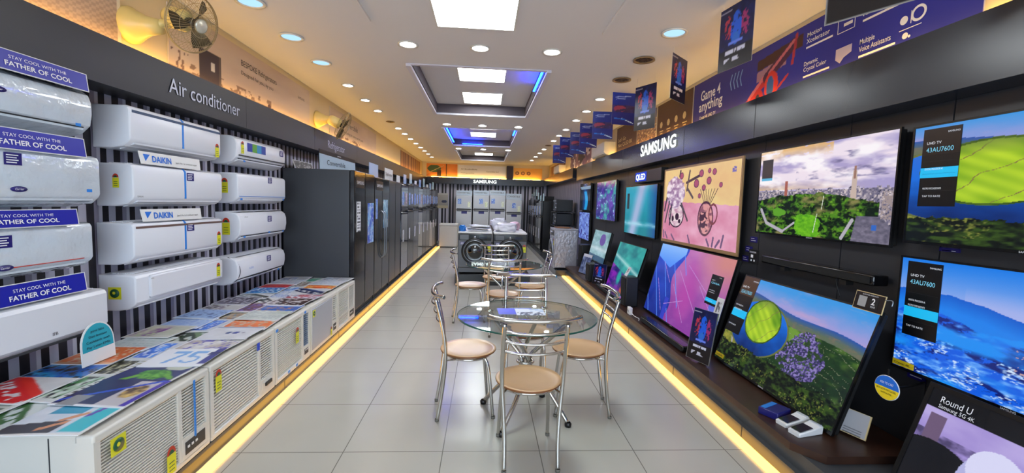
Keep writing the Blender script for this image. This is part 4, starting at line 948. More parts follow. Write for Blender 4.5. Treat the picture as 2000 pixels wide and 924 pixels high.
# ------------------------------------------------------------------ printed graphics above the fascias
def wallgraphic(side, y0, y1, z0, z1, fn, n, m, label, mt=PRINTM):
    w = y1-y0; h = z1-z0
    if side == 'L': t = thing('wall_graphic', label, 'wall graphic', (XL+.012, y0, z0), PI/2)
    elif side == 'R': t = thing('wall_graphic', label, 'wall graphic', (XR-.012, y1, z0), -PI/2)
    else: t = thing('wall_graphic', label, 'wall graphic', (y0, YF-.012, z0), 0)
    painted('printed_panel', w, h, fn, n, m, mt, t, T=.010)
    return t, w, h
def beigeprint(seed, dark=.0):
    def f(U, V):
        n = fbm(U*3, V*3, seed); img = mixc(C(.74, .64, .56), C(.84, .76, .66), n*1.3); g = fbm(U*40, V*14, seed+2)
        put(img, (V < .28) & (g > .60) & (U > .05) & (U < .6), C(.50, .40, .34)); put(img, (np.abs(V-.12) < .012) & (U < .62), C(.55, .46, .4)); return img
    return f
def weave(U, V):
    img = mixc(C(.80, .70, .62), C(.72, .62, .55), fbm(U*5, V*4, 3)); k = ((np.sin(U*230) > .2) ^ (np.sin(V*95) > .2)) & (U > .28); img[k] *= .90; put(img, (U > .985), C(.9, .85, .75)); return img
def kitchen(U, V):
    img = beigeprint(5)(U, V); put(img, (np.abs(U-.19) < .055) & (V < .62) & (V > .02), C(.24, .19, .20)); put(img, (np.abs(U-.205) < .010) & (V > .3) & (V < .45), C(.8, .78, .75)); put(img, (np.abs(U-.24) < .004) & (V < .62), C(.4, .34, .3))
    put(img, (U < .10) & (V < .4) & (fbm(U*90, V*6, 3) > .62), C(.45, .34, .3)); put(img, (ell(U, V, .58, .10, .014, .09) < 1) | (ell(U, V, .61, .07, .012, .06) < 1), C(.3, .2, .2)); return img
wallgraphic('L', 1.2, 3.0, 2.36, 2.88, weave, 240, 90, 'beige woven-texture printed panel above the nearest air conditioners')
t, w_, h_ = wallgraphic('L', 3.42, 5.98, 2.36, 2.86, kitchen, 200, 50, 'beige BESPOKE Refrigerators printed panel above the fascia')
text('BESPOKE Refrigerators', .95, .34, .055, TXTK, t, y=-.001, width=.70); text('Designed for you, by you', .95, .26, .035, TXTK, t, y=-.001, width=.62); text('SAMSUNG', 2.2, .33, .03, TXTK, t, y=-.001)
t, w_, h_ = wallgraphic('L', 6.75, 9.5, 2.36, 2.84, beigeprint(7), 90, 30, 'beige Convertible fridge printed panel beyond the second fan')
text('Convertible', .55, .30, .09, TXTK, t, y=-.001, width=.85); text('Twin cooling for every need of yours', .55, .18, .045, TXTK, t, y=-.001, width=1.2)
def brownstripes(U, V):
    img = mixc(C(.74, .56, .40), C(.62, .42, .28), (vn(U*26, U*0, 4))*1.2); put(img, vn(U*40, U*0, 8) > .72, C(.4, .2, .14)); return img
wallgraphic('L', 12.2, 15.8, 2.36, 2.84, brownstripes, 90, 20, 'brown and orange striped printed panel high on the far left wall')
def pillar(y0, y1, z0, label, x1=-2.22):
    return None
def bluegame(U, V):
    img = mixc(C(.20, .18, .50), C(.13, .16, .62), (U-.2)*2); img = mixc(img, C(.10, .14, .60), fbm(U*5, V*3, 3)*.6)
    a = 6.2; U = U-.165; 
    put(img, (U > .235) & (U < .42) & (V > .62+.4*(U-.235)) & (V < .80+.5*(U-.235)), C(.26, .14, .14)); put(img, (U > .235) & (U < .36) & (V > .42+.9*(U-.235)) & (V < .60+.7*(U-.235)), C(.62, .46, .54))
    put(img, seg(U, V, (.175, .05), (.30, .46), .05, a) , C(.72, .16, .20)); put(img, seg(U, V, (.20, .18), (.28, .52), .035, a), C(.80, .42, .46))
    put(img, seg(U, V, (.28, .44), (.385, .80), .10, a), C(.28, .12, .26)); put(img, seg(U, V, (.29, .5), (.385, .85), .03, a), C(.75, .40, .46)); put(img, seg(U, V, (.385, .5), (.395, .92), .03, a), C(.66, .18, .24))
    put(img, ell(U, V, .302, .28, .030, .24) < 1, C(.80, .20, .16)); put(img, ell(U, V, .298, .26, .016, .18) < 1, C(.20, .36, .62)); put(img, ell(U, V, .245, .12, .024, .16) < 1, C(.70, .14, .14)); put(img, ell(U, V, .243, .12, .010, .09) < 1, C(.14, .12, .2))
    put(img, seg(U, V, (.30, .06), (.37, .34), .025, a), C(.70, .18, .18)); put(img, seg(U, V, (.26, .04), (.21, .02), .03, a), C(.8, .5, .5))
    return img
t, w_, h_ = wallgraphic('R', 2.03, 4.97, 2.40, 2.88, bluegame, 300, 60, 'blue Game 4 anything printed panel with a red racing car')
text('Game 4', .17, .27, .105, TXTW, t, y=-.001, width=.40, bold=.015); text('anything', .14, .155, .105, TXTW, t, y=-.001, width=.48, bold=.015); text('Crystal 4K UHD TV', .16, .07, .035, TXTW, t, y=-.001, width=.34)
for k in range(4):
    x = .74+.055*k
    MB().extr([(x+.03, .24), (x, .315), (x+.03, .39), (x+.045, .39), (x+.015, .315), (x+.045, .24)], -.0015, -.0005, axis='y').build('chevron_mark', mat('pale_chevron', (.45, .6, .85), .4), t)
for s, x, z in (('Motion\nXcelerator', 1.76, .33), ('Dynamic\nCrystal Color', 1.75, .12), ('Built-in\nIoT Hub', 2.25, .33), ('Multiple\nVoice Assistants', 2.24, .11)):
    text(s, x, z, .08, TXTW, t, y=-.001, width=.22, bold=.01); MB().box(x, x+.25, -.0015, -.0005, z-.035, z-.022).build('rule_line', TXTW, t)
b = MB(); b.box(2.05, 2.19, -.0015, -.0005, .29, .294); b.box(2.05, 2.19, -.0015, -.0005, .376, .38); b.box(2.05, 2.054, -.0015, -.0005, .29, .38); b.box(2.186, 2.19, -.0015, -.0005, .29, .38); b.box(2.10, 2.17, -.0015, -.0005, .325, .345); b.build('icon_frame', TXTW, t)
MB().extr([(2.05, .12), (2.09, .09), (2.12, .12), (2.18, .14), (2.18, .19), (2.05, .19)], -.0015, -.0005, axis='y').build('shield_icon', mat('grey_white_ink', (.75, .72, .85), .5), t)
b = MB(); b.lathe([(.030, .001), (.044, .001)], 24, c=(2.62, -.001, .20), rot=RX90); b.box(2.575, 2.579, -.0015, -.0005, .16, .23); b.lathe([(0, .001), (.024, .001)], 20, c=(2.535, -.001, .19), rot=RX90); b.box(2.51, 2.64, -.0015, -.0005, .135, .139); b.lathe([(0, .001), (.018, .001)], 16, c=(2.55, -.001, .10), rot=RX90); b.lathe([(0, .001), (.008, .001)], 12, c=(2.575, -.001, .09), rot=RX90)
b.build('assistant_icons', TXTW, t)
def brownicons(U, V): return mixc(C(.30, .20, .14), C(.36, .25, .18), fbm(U*3, V*3, 3))
t, w_, h_ = wallgraphic('R', 5.0, 6.03, 2.40, 2.88, brownicons, 20, 14, 'dark brown printed panel with gold icons beside the blue racing panel')
GOLD = mat('gold_ink', (.85, .76, .55), .5)
for k in range(4):
    x = .10+.23*k
    b = MB(); b.lathe([(0, .001), (.045, .001)], 7+k, c=(x+.05, -.001, .20), rot=RX90); b.box(x, x+.12, -.0015, -.0005, .11, .122); b.box(x+.02, x+.10, -.0015, -.0005, .08, .09); b.build('gold_icon', GOLD, t)
def nightcity(U, V):
    img = mixc(C(.42, .30, .25), C(.70, .55, .42), fbm(U*14, V*18, 5)*1.2); g = vn(U*22, V*30, 4); put(img, g > .75, C(.9, .8, .6)); put(img, g < .18, C(.16, .18, .3)); put(img, V > .72, C(.38, .36, .48)); return img
wallgraphic('R', 6.08, 6.83, 2.40, 2.88, nightcity, 60, 50, 'city lights collage printed panel between two brown panels')
t, w_, h_ = wallgraphic('R', 6.86, 7.9, 2.40, 2.88, brownicons, 20, 14, 'dark brown Neo QLED 8K printed panel')
text("Let's Go\nNeo QLED 8K", .10, .12, .17, GOLD, t, y=-.001, width=.75)
def collage(U, V):
    g = vn(U*9, V*3, 5); img = mixc(C(.34, .26, .40), C(.62, .45, .50), g); put(img, vn(U*14, V*5, 8) > .72, C(.86, .82, .84)); put(img, vn(U*12, V*4, 18) < .2, C(.16, .12, .24)); return img
wallgraphic('R', 9.6, 12.2, 2.43, 2.86, collage, 70, 24, 'purple photo collage printed panel beyond the wall-mounted white unit')
wallgraphic('R', 13.0, 15.9, 2.43, 2.82, brownstripes, 70, 16, 'orange striped printed panel high on the far right wall')
# far wall graphics
def loft(U, V):
    img = mixc(C(.80, .45, .20), C(.92, .60, .28), fbm(U*4, V*4, 5)); put(img, (ell(U, V, .25, .6, .22, .3) < 1), C(.22, .34, .24)); put(img, (U > .34) & (U < .48) & (V < .5), C(.18, .12, .10)); put(img, (U > .62) & (U < .66), C(.25, .16, .12)); put(img, seg(U, V, (.02, .2), (.55, .85), .02, 2), C(.8, .7, .5)); return img
def pale(U, V):
    img = mixc(C(.80, .80, .86), C(.90, .92, .97), fbm(U*3, V*3, 8)); return img
def ovens(U, V):
    img = mixc(C(.92, .66, .32), C(.95, .76, .45), fbm(U*4, V*4, 2)); 
    for x in (.12, .32, .52): put(img, ell(U, V, x, .52, .07, .17) < 1, C(.45, .30, .24)); put(img, ell(U, V, x, .52, .035, .09) < 1, C(.82, .6, .4))
    return img
wallgraphic('F', -2.18, -1.05, 2.40, 2.86, loft, 60, 30, 'orange loft scene printed panel high on the far wall, left end')
t, w_, h_ = wallgraphic('F', -1.02, .75, 2.40, 2.84, pale, 20, 8, 'pale printed panel high on the far wall above the lit letters')
text('AI Ecobubble', .1, .27, .05, TXTK, t, y=-.001, width=.6); text('Washing machine', .1, .14, .03, TXTK, t, y=-.001, width=.5); text('Convertible 5in1', 1.05, .2, .05, TXTK, t, y=-.001, width=.45)
wallgraphic('F', 1.05, 2.12, 2.40, 2.80, ovens, 60, 24, 'orange printed panel with three round shapes on the far wall')
t = thing('service_column', 'dark purple square column high on the far wall between printed panels', 'column', (.78, YF-.17, 2.362)); MB().box(0, .24, 0, .16, 0, .49, bev=.005).build('casing', mat('purple_black', (.18, .13, .19), .5), t)

# right split unit above the fascia
t = split_ac(0, 0, .95, .25, 'white air conditioner mounted high above the television fascia', 'flat', WHITE2, louver=True)
t.location = (XR, 8.95, 2.42); t.rotation_euler = (0, 0, -PI/2); t['group'] = 'white units mounted above the right fascia'
t2 = split_ac(0, 0, .95, .25, 'small distant white air conditioner high on the right wall beyond the collage', 'flat', WHITE2, louver=True, topvent=False)
t2.location = (XR, 13.9, 2.42); t2.rotation_euler = (0, 0, -PI/2); del t2['group']; del t['group']

# ------------------------------------------------------------------ hanging posters along the right
def hang(y, x, z0, h, w, rotz, fn, label, tilt=0):
    t = thing('hanging_poster', label, 'poster', (x, y, z0), (0, tilt, rotz), 'posters hanging on threads below the right side of the ceiling')
    painted('card', w, h, fn, 36, 48, PRINT, t, x=-w/2, T=.004)
    b = MB(); top = ZC-z0-.002
    if top > h:
        for s in (-.42, .42): b.tube([(w*s, .002, h-.01), (w*s, .002, top)], .0012, 4, sm=0)
        b.build('hanging_thread', PAPER, t)
    return t
def darkprod(U, V):
    img = base(U, (.10, .09, .10)); put(img, ell(U, V, .45, .62, .06, .2) < 1, C(.7, .7, .72)); put(img, (U < .02) | (V < .02) | (U > .98), C(.6, .6, .6)); return img
hang(2.02, 1.80, 2.43, .46, .40, -1.08, darkprod, 'dark grey hanging poster with pale edge, nearest and cut by the frame')
hang(2.98, 1.685, 2.46, .43, .32, -1.40, gamers, 'hanging gamer poster, second from the near end, close to the blue racing panel')
hang(3.98, 1.74, 2.46, .40, .29, .70, gamers, 'hanging gamer poster turned towards the aisle, third from the near end', .03)
hang(4.80, 1.735, 2.34, .48, .30, -1.10, gamers, 'tall hanging gamer poster, fourth from the near end, above the SAMSUNG letters')
for k, (y, x, z0) in enumerate([(5.55, 1.73, 2.52), (6.45, 1.71, 2.47), (7.3, 1.70, 2.45), (8.1, 1.70, 2.43), (8.9, 1.64, 2.45), (9.9, 1.66, 2.42)]):
    hang(y, x, z0, .40, .30, [.08, -.1, .05, -.06, .1, 0][k], racer, 'blue racing hanging poster facing the entrance, %s from the near end' % ORD[k+4])

# ================================================================== TELEVISIONS ON THE RIGHT
BEZ = mat('tv_bezel', (.05, .05, .055), .25); TVB = mat('tv_back', (.07, .07, .075), .5); WOODF = mat('light_wood_frame', (.66, .52, .36), .4)
def tv(y_left, z0, w, h, label, fn, n=200, x=2.31, tilt=0, frame=BEZ, bz=.010, info=None, logo=True, deep=.045, group='televisions along the right wall', stand=False, foot=False):
    t = thing('television', label, 'television', (x, y_left, z0), (-tilt, 0, -PI/2), group)
    MB().box(bz, w-bz, .012, deep, bz, h-bz, bev=.006).build('back_shell', TVB, t)
    b = MB(); f = bz; o_ = -.004
    b.box(0, w, o_, .012, 0, f*1.5); b.box(0, w, o_, .012, h-f, h); b.box(0, f, o_, .012, f*1.5, h-f); b.box(w-f, w, o_, .012, f*1.5, h-f); b.build('bezel', frame, t)
    painted('screen', w-2*f, h-2.5*f, fn, n, int(n*h/w), SCREEN, t, x=f, y=0, z=f*1.5, T=.010)
    if logo: text('SAMSUNG', w*.5, .003, .009, TXTW, t, y=-.0045, align='c')
    if not tilt: MB().box(w*.35, w*.65, deep, 2.376-x if 2.376-x > deep else deep+.01, h*.3, h*.7).build('wall_bracket', BLACK, t)
    else:
        for s in (.18, .82): MB().box(w*s-.09, w*s+.09, .0, .04, -.004, .001).build('foot', BLACK, t)
    if info:
        x0, x1, za, zb, nm, hl, topc = info
        p = MB(); W_ = x1-x0; H_ = zb-za
        p.box(x0, x1, -.003, -.0005, za, zb, BLKCARD); p.box(x0, x1, -.0036, -.003, zb-.33*H_, zb, mat('info_top_'+str(topc), topc, .3, emit=topc, es=.4))
        p.box(x0, x1, -.0036, -.003, za+H_*hl, za+H_*(hl+.13), mat('cyan_band', (.08, .62, .80), .3, emit=(.08, .62, .8), es=.8))
        for q in (.58, .42, .20): p.box(x0+W_*.06, x1-W_*.06, -.0036, -.003, za+H_*q, za+H_*q+.0012, DARKGREY)
        o = p.build('info_panel', None, t)
        ct = mat('pale_cyan_ink', (.45, .75, .85), .4, emit=(.45, .75, .85), es=.6); wt = mat('lit_white_ink', (.85, .87, .9), .4, emit=(.85, .87, .9), es=.5)
        text('UHD TV', x0+W_*.12, za+H_*.80, H_*.035, wt, o, y=-.004); text(nm, x0+W_*.12, za+H_*.70, H_*.06, ct, o, y=-.004, width=W_*.72)
        text('SAMSUNG', x0+W_*.66, za+H_*.93, H_*.022, wt, o, y=-.004)
        for q, s in ((.47, 'CRYSTAL PROCESSOR 4K'), (.12, 'TAP TO RATE'), (.22 if hl > .3 else .40, 'MULTIPLE VOICE ASSISTANTS')): text(s, x0+W_*.12, za+H_*q, H_*.024, wt, o, y=-.004, width=W_*.5)
    return t
# wall row
tv(2.255, 1.33, 1.11, .625, 'television with river valley picture, high on the wall at the right frame edge', valley_wide, 300, info=(.06, .245, .20, .60, '43AU7600', .37, (.10, .06, .05)))
tv(2.255, .635, 1.11, .625, 'television with blue snowy mountain picture, at the right frame edge under the valley one', snow, 320, info=(.045, .225, .20, .60, '43AU7600', .26, (.04, .04, .05)))
tv(3.57, 1.292, 1.245, .68, 'television showing a green city park under clouds, high on the wall', city, 360)
tv(5.53, 1.055, 1.72, .915, 'picture-frame television with wooden frame showing flowers and a jug', art, 340, frame=WOODF, bz=.022, logo=False, deep=.04)
tv(7.06, 1.05, 1.32, .755, 'television with teal and white light beam under the lit QLED sign', tealbeam, 120)
tv(8.93, 1.205, 1.34, .755, 'television with purple and teal pattern, high on the wall left of the QLED one', purpleteal, 120)
tv(10.50, 1.37, 1.04, .62, 'small wall television with a blue glowing shape, farthest of the upper row', phoneblue, 60)
tv(10.50, .69, 1.04, .64, 'small wall television with pale blue branches, below the farthest upper one', bluebranch, 60)
# leaning row, standing on the shelf
def lean(y_left, w, h, xb, xt, zb, zt, **k): return dict(tilt=math.atan2(xt-xb, zt-zb))
tv(3.48, .238, 1.26, .745, 'leaning television with river bend and village picture on the wooden shelf', valley, 380, x=1.965, tilt=math.atan2(.235, .70), info=(.0, .195, .26, .735, '55AU7600', .28, (.26, .17, .10)))
tv(5.18, .238, 1.60, .845, 'large leaning television with blue and pink crystal picture', crystal, 300, x=1.985, tilt=math.atan2(.20, .81), info=(1.28, 1.475, .38, .66, 'Q60A', .08, (.08, .10, .12)))
tv(6.62, .238, 1.13, .74, 'leaning television with teal sky above purple swirls', tealpurple, 200, x=1.91, tilt=math.atan2(.21, .71))
tv(8.08, .50, 1.06, .56, 'leaning television with grey-green picture beside the black speaker boxes', greensilver, 120, x=1.97, tilt=math.atan2(.13, .55))
tv(1.93, .11, 1.05, .60, 'leaning television showing a person in a pale cap and dark clothes, lower right corner', chef, 280, x=2.0, tilt=math.atan2(.19, .55), bz=.022)
g = bpy.data.objects['television.012']
text('Round U', .08, .525, .03, TXTW, g, y=-.012, width=.13); text('Samsung 5G 4K', .08, .50, .018, TXTW, g, y=-.012, width=.15)
# stand under the small far leaning one
t = thing('pedestal', 'black box pedestal under the grey-green leaning television', 'stand', (1.95, 8.05, .222), -PI/2)
MB().box(.0, 1.0, .0, .30, 0, .265, bev=.006).build('box', BLACK, t)
t = thing('qled_sign', 'black sign box with glowing QLED letters above a wall television', 'sign', (2.28, 6.60, 1.84), -PI/2)
MB().box(0, 1.02, 0, .09, 0, .17, bev=.004).build('box', BLACK, t)
MB().box(.06, .50, -.004, 0, .02, .15, bev=.001).build('halo', E_QHALO, t); text('QLED', .09, .045, .08, E_QLED, t, y=-.006, width=.38, bold=.03)

# ------------------------------------------------------------------ things on the shelf and wall
def speaker(x, y, w, d, h, z, label):
    t = thing('subwoofer', label, 'speaker', (x, y, z), -PI/2, 'black speaker boxes on the wooden shelf')
    MB().box(0, w, 0, d, .01, h, bev=.012).build('cabinet', BLACK, t); MB().box(.015, w-.015, -.004, .002, .03, h-.02, bev=.001).build('front_cloth', mat('speaker_cloth', (.045, .045, .05), .9, bump=.4, bscale=300), t)
    for a in (.03, w-.05):
        MB().box(a, a+.02, .02, d-.02, 0, .012).build('foot', DARKGREY, t)
speaker(1.78, 5.46, .20, .16, .38, .222, 'black subwoofer box between the purple swirl and crystal televisions')
speaker(1.74, 7.25, .26, .16, .30, .222, 'black speaker box in front of the grey-green leaning television')
speaker(1.93, 8.75, .30, .30, .48, .222, 'tall black speaker box at the far end of the shelf')
def soundbar(x, y, w, label, z=.222, wall=False, h=.06, d=.09):
    t = thing('soundbar', label, 'soundbar', (x, y, z), -PI/2 if not wall else -PI/2)
    MB().box(0, w, 0, d, 0.0 if wall else .006, h, bev=.012).build('housing', GLOSSBLACK, t); MB().box(.02, w-.02, -.003, .004, .014, h-.012).build('grille', mat('speaker_cloth', (.045, .045, .05), .9), t)
    for s in (.2, .75): MB().box(w*s, w*s+.05, .02, .07, -.03 if wall else 0, .008).build('bracket' if wall else 'foot', BLACK, t)
    return t
soundbar(1.76, 6.60, 1.05, 'long soundbar before the purple swirl television')
soundbar(1.745, 4.62, 1.02, 'long soundbar on the shelf before the crystal television')
t = soundbar(2.265, 3.40, 1.03, 'wall-mounted black soundbar under the city park television', z=1.06, wall=True, h=.065, d=.10)
MB().tube([(.70, .05, 0), (.71, .06, -.06), (.73, .07, -.13)], .003, 5).build('cable', BLACK, t)
def standcard(x, y, z, w, h, fn, rotz, tilt, label, rim=BLACK, mt=PRINT, n=30, name='standing_poster', cat='poster'):
    t = thing(name, label, cat, (x, y, z), (-tilt, 0, rotz))
    b = MB(); b.box(-.006, w+.006, .001, .008, 0, h+.006, rim); b.build('backing', None, t)
    painted('print', w, h, fn, n, int(n*h/w), mt, t, y=0, z=.004, T=.002)
    b = MB(); b.extr([(.008, .0), (.008+h*.25, 0), (.008, h*.5)], w*.45, w*.55, rim); b.build('prop', None, t); return t
standcard(1.735, 3.50, .232, .235, .42, gamers, -1.25, .16, 'standing gamer poster leaning before the crystal television', rim=SILVER, n=60)
standcard(1.76, 6.86, .232, .28, .33, gamers, -1.1, .12, 'small standing gamer poster between speaker box and swirl television', rim=SILVER, n=40)
def qrblank(U, V):
    img = base(U, (.72, .72, .74)); put(img, ((V*9) % 1 < .4) & (U > .15) & (U < .85) & (V < .25), C(.4, .4, .42)); return img
standcard(2.07, 2.30, .235, .13, .13, qrblank, -1.2, .35, 'small white card standing before the river bend television', rim=GOLD, name='price_card', cat='card')
standcard(1.96, 3.42, .45, .075, .16, qrblank, -1.4, .15, 'white card clipped beside the gamer poster on the shelf', rim=PAPER, name='price_card', cat='card') if False else None
def greycard(U, V):
    img = base(U, (.85, .85, .86)); put(img, (U > .2) & (U < .8) & (V > .35) & (V < .85) & (vn(U*8, V*14, 3) > .45), C(.35, .35, .36)); return img
def clipcard(parent_loc, w, h, fn, tilt, label, rotz=-PI/2, rim=PAPER):
    t = thing('price_card', label, 'card', parent_loc, (-tilt, 0, rotz)); MB().box(-.004, w+.004, .002, .006, -.004, h+.004).build('backing', rim, t); painted('print', w, h, fn, 20, 20, PRINT, t, T=.002); return t
clipcard((2.035, 3.68, .52), .10, .19, greycard, .24, 'white printed card standing at the lower right corner of the crystal television')
clipcard((1.81, 5.44, .604), .085, .12, greycard, .5, 'white card standing on the subwoofer box')
# warranty tag
t = thing('warranty_tag', 'black 2-year warranty tag on the top edge of the river bend television', 'tag', (2.165, 2.385, .935), (-.2, 0, -PI/2-.05))
b = MB(); b.box(0, .20, 0, .004, 0, .105, GOLD); b.box(.004, .196, -.001, 0, .004, .101, mat('tag_brown_black', (.12, .09, .08), .3)); b.box(.03, .085, -.0016, -.001, .02, .08, mat('tag_grey', (.62, .62, .62), .5)); b.box(.105, .165, -.0016, -.001, .02, .08, BLACK); b.build('card', None, t)
text('2', .12, .042, .035, TXTW, t, y=-.002, bold=.02); text('YEAR', .118, .025, .010, TXTW, t, y=-.002); text('SCAN FOR WARRANTY', .05, .088, .007, TXTW, t, y=-.002)
MB().tube([(.2, .0, .085), (.24, .0, .09), (.245, 0, .06)], .003, 5).build('cord', SILVER, t)
# round blue and yellow badge
t = thing('round_badge', 'round blue and yellow offer badge between river bend and snowy televisions', 'badge', (2.14, 2.10, .57), (0, 0, -PI/2+.1))
b = MB(); R_ = .062
b.lathe([(0, .0), (R_+.003, 0), (R_+.003, -.003), (0, -.003)], 40, PAPER, rot=RX90)
up = [(R_*math.cos(a), R_*math.sin(a)) for a in [PI*k/20 for k in range(21)]]; lo2 = [(R_*math.cos(a), R_*math.sin(a)) for a in [PI+PI*k/20 for k in range(21)]]
b.extr(up, -.0015, -.0002, mat('badge_blue', (.12, .42, .82), .4), axis='y'); b.extr(lo2, -.0015, -.0002, mat('badge_yellow', (.95, .82, .12), .4), axis='y'); b.build('disc', None, t)
text('ADD TO CART', 0, .018, .012, TXTW, t, y=-.002, align='c', width=.07); text('BUY NOW PAY LATER', 0, -.016, .010, TXTK, t, y=-.002, align='c', width=.10); text('WITH EMI', 0, -.034, .009, TXTK, t, y=-.002, align='c')
MB().box(-.004, .004, .002, .006, .05, .10).build('hanger', BLACK, t); MB().tube([(0, .004, 0), (0, .12, 0), (0, .236, .02)], .006, 6).build('wall_arm', BLACK, t)
# yellow stickers on two televisions
for nm, x, z in (('television.001', .012, .018), ('television.008', .012, .03)):
    p = bpy.data.objects[nm]; b = MB(); b.box(x, x+.12, -.006, -.0045, z, z+.032); o = b.build('yellow_sticker', mat('tv_yellow', (.93, .80, .12), .4), p); text('Crystal 4K', x+.01, z+.01, .012, TXTK, o, y=-.0065, width=.09)
# small blue stickers on the wall
for k, (y, z, lb) in enumerate([(3.74, 1.20, 'small blue wall sticker, topmost of three near the wall soundbar'), (3.80, 1.11, 'small blue wall sticker, middle one of three near the wall soundbar'), (3.84, 1.02, 'small blue wall sticker, lowest of three near the wall soundbar'), (2.22, .585, 'small blue wall sticker under the snowy mountain television'), (2.12, 1.30, 'thin blue wall sticker between the two right edge televisions')]):
    t = thing('wall_sticker', lb, 'sticker', (2.376, y, z), -PI/2, 'small blue stickers on the dark right wall')
    b = MB(); b.box(0, .10, 0, .003, 0, .05 if k != 4 else .02, NAVY)
    for q in range(2): b.box(.015, .08-.02*q, -.0006, 0, (.014 if k != 4 else .004)+.018*q*(k != 4), (.018 if k != 4 else .007)+.018*q*(k != 4), TXTW)
    b.build('sheet', None, t)
t = thing('wall_label', 'small black label with white text at left end of the wall soundbar', 'label', (2.26, 3.56, 1.035), -PI/2); MB().box(0, .13, 0, .004, 0, .12).build('sheet', BLKCARD, t); text('SOUNDBAR', .012, .09, .014, TXTW, t, y=-.001, width=.09); b = MB(); b.box(.03, .06, -.001, 0, .05, .075); b.box(.03, .045, -.001, 0, .02, .035); b.box(.07, .085, -.001, 0, .02, .035); b.build('marks', TXTW, t)
# card machines on the near end of the shelf
def pos(x, y, rz, label):
    t = thing('card_machine', label, 'card machine', (x, y, .222), (0, 0, rz), 'card payment machines on the shelf')
    b = MB(); b.extr([(0, .0), (0, .022), (.10, .036), (.16, .05), (.175, .045), (.17, 0)], -.04, .04, PAPER, bev=.008); b.build('body', None, t)
    b = MB(); b.quad([(-.032, .012, .0285), (.032, .012, .0285), (.032, .105, .0415), (-.032, .105, .0415)]); o = b.build('screen', GLOSSBLACK, t)
    MB().box(-.035, .035, .15, .168, .035, .053, bev=.003).build('paper_slot', mat('paper_slot_grey', (.7, .72, .75), .4), t); return t
pos(1.775, 2.37, -1.35, 'white card payment machine lying nearer the river bend television')
pos(1.775, 2.265, -1.35, 'white card payment machine at the cut corner of the shelf')
t = thing('blue_box', 'flat navy blue box lying behind the card payment machines', 'box', (1.76, 2.47, .222), (0, 0, -1.1)); MB().box(-.06, .06, 0, .15, 0, .045, bev=.006).build('box', mat('navy_box', (.10, .10, .40), .3), t); MB().box(-.05, -.02, .01, .14, .045, .047).build('label_strip', BLUETAPE, t)
t = thing('socket_box', 'small white plug box with short cable on the shelf by the soundbar', 'plug', (1.715, 4.98, .222), -PI/2); MB().box(0, .09, 0, .035, 0, .085, bev=.006).build('box', PAPER, t); MB().tube([(.09, .02, .03), (.16, .03, .01), (.26, .05, .006), (.34, .02, .006)], .004, 6).build('cable', PAPER, t); b = MB(); b.box(.02, .03, -.001, 0, .03, .055); b.box(.05, .06, -.001, 0, .03, .055); b.build('socket_holes', BLACK, t)
def floralp(U, V):
    n = fbm(U*8, V*8, 81); img = mixc(C(.20, .26, .42), C(.62, .68, .80), (n-.3)*2.4); put(img, V > .85, C(.85, .86, .9)); return img
standcard(1.79, 8.02, .235, .34, .36, floralp, -1.35, .30, 'small tilted photo frame between speaker box and far speaker', rim=SILVER, n=30, name='photo_frame', cat='photo frame')

# ================================================================== TABLES AND CHAIRS
def make_chair(label):
    """front of the seat towards local +y, origin on the floor under the seat centre"""
    t = thing('cafe_chair', label, 'chair', group='chrome chairs with round plywood seats round the glass tables')
    b = MB(); b.lathe([(0, .438), (.12, .439), (.17, .447), (.192, .456), (.196, .452), (.194, .440), (.16, .430), (.10, .426), (0, .425)], 48, WOODS)
    b.lathe([(.1955, .4515), (.1965, .447), (.1945, .441)], 48, mat('seat_edge_ply', (.50, .30, .16), .5)); b.build('seat', None, t)
    b = MB(); b.tube([(.16*math.cos(2*PI*k/28), .16*math.sin(2*PI*k/28)*.95, .417) for k in range(28)], .009, 8, closed=True); b.build('seat_ring', CHROME, t)
    for s in (-1, 1):
        MB().tube([(s*.150, -.215, .004), (s*.150, -.190, .16), (s*.158, -.172, .32), (s*.168, -.166, .45), (s*.172, -.176, .58), (s*.172, -.205, .72), (s*.170, -.238, .845)], .0125, 12).build('rear_upright', CHROME, t)
        MB().tube([(s*.128, .10, .42), (s*.142, .125, .36), (s*.152, .145, .2), (s*.158, .165, .004)], .0115, 12).build('leg', CHROME, t)
        MB().tube([(s*.168, -.166, .425), (s*.14, -.10, .42), (s*.10, -.10, .42)], .007, 6).build('seat_bracket', CHROME, t)
        for x, y in ((s*.150, -.215), (s*.158, .165)):
            MB().lathe([(0, 0), (.013, 0), (.0142, .014), (.0125, .018)], 12, c=(x, y, 0)).build('foot_cap', mat('grey_rubber', (.42, .41, .38), .6), t)
    MB().tube([(-.255, -.185, .868), (-.22, -.215, .867), (-.14, -.243, .862), (0, -.256, .860), (.14, -.243, .862), (.22, -.215, .867), (.255, -.185, .868)], .0125, 12).build('top_rail', CHROME, t)
    for k, z in enumerate((.795, .735, .675)):
        yy = -.205-(z-.72)*.28
        MB().tube([(-.170, yy, z+.004), (-.10, yy-.022, z-.003), (0, yy-.032, z-.006), (.10, yy-.022, z-.003), (.170, yy, z+.004)], .0075, 10).build('back_slat', CHROME, t)
    return t
T1 = (.31, 2.95); T2 = (.265, 5.42)
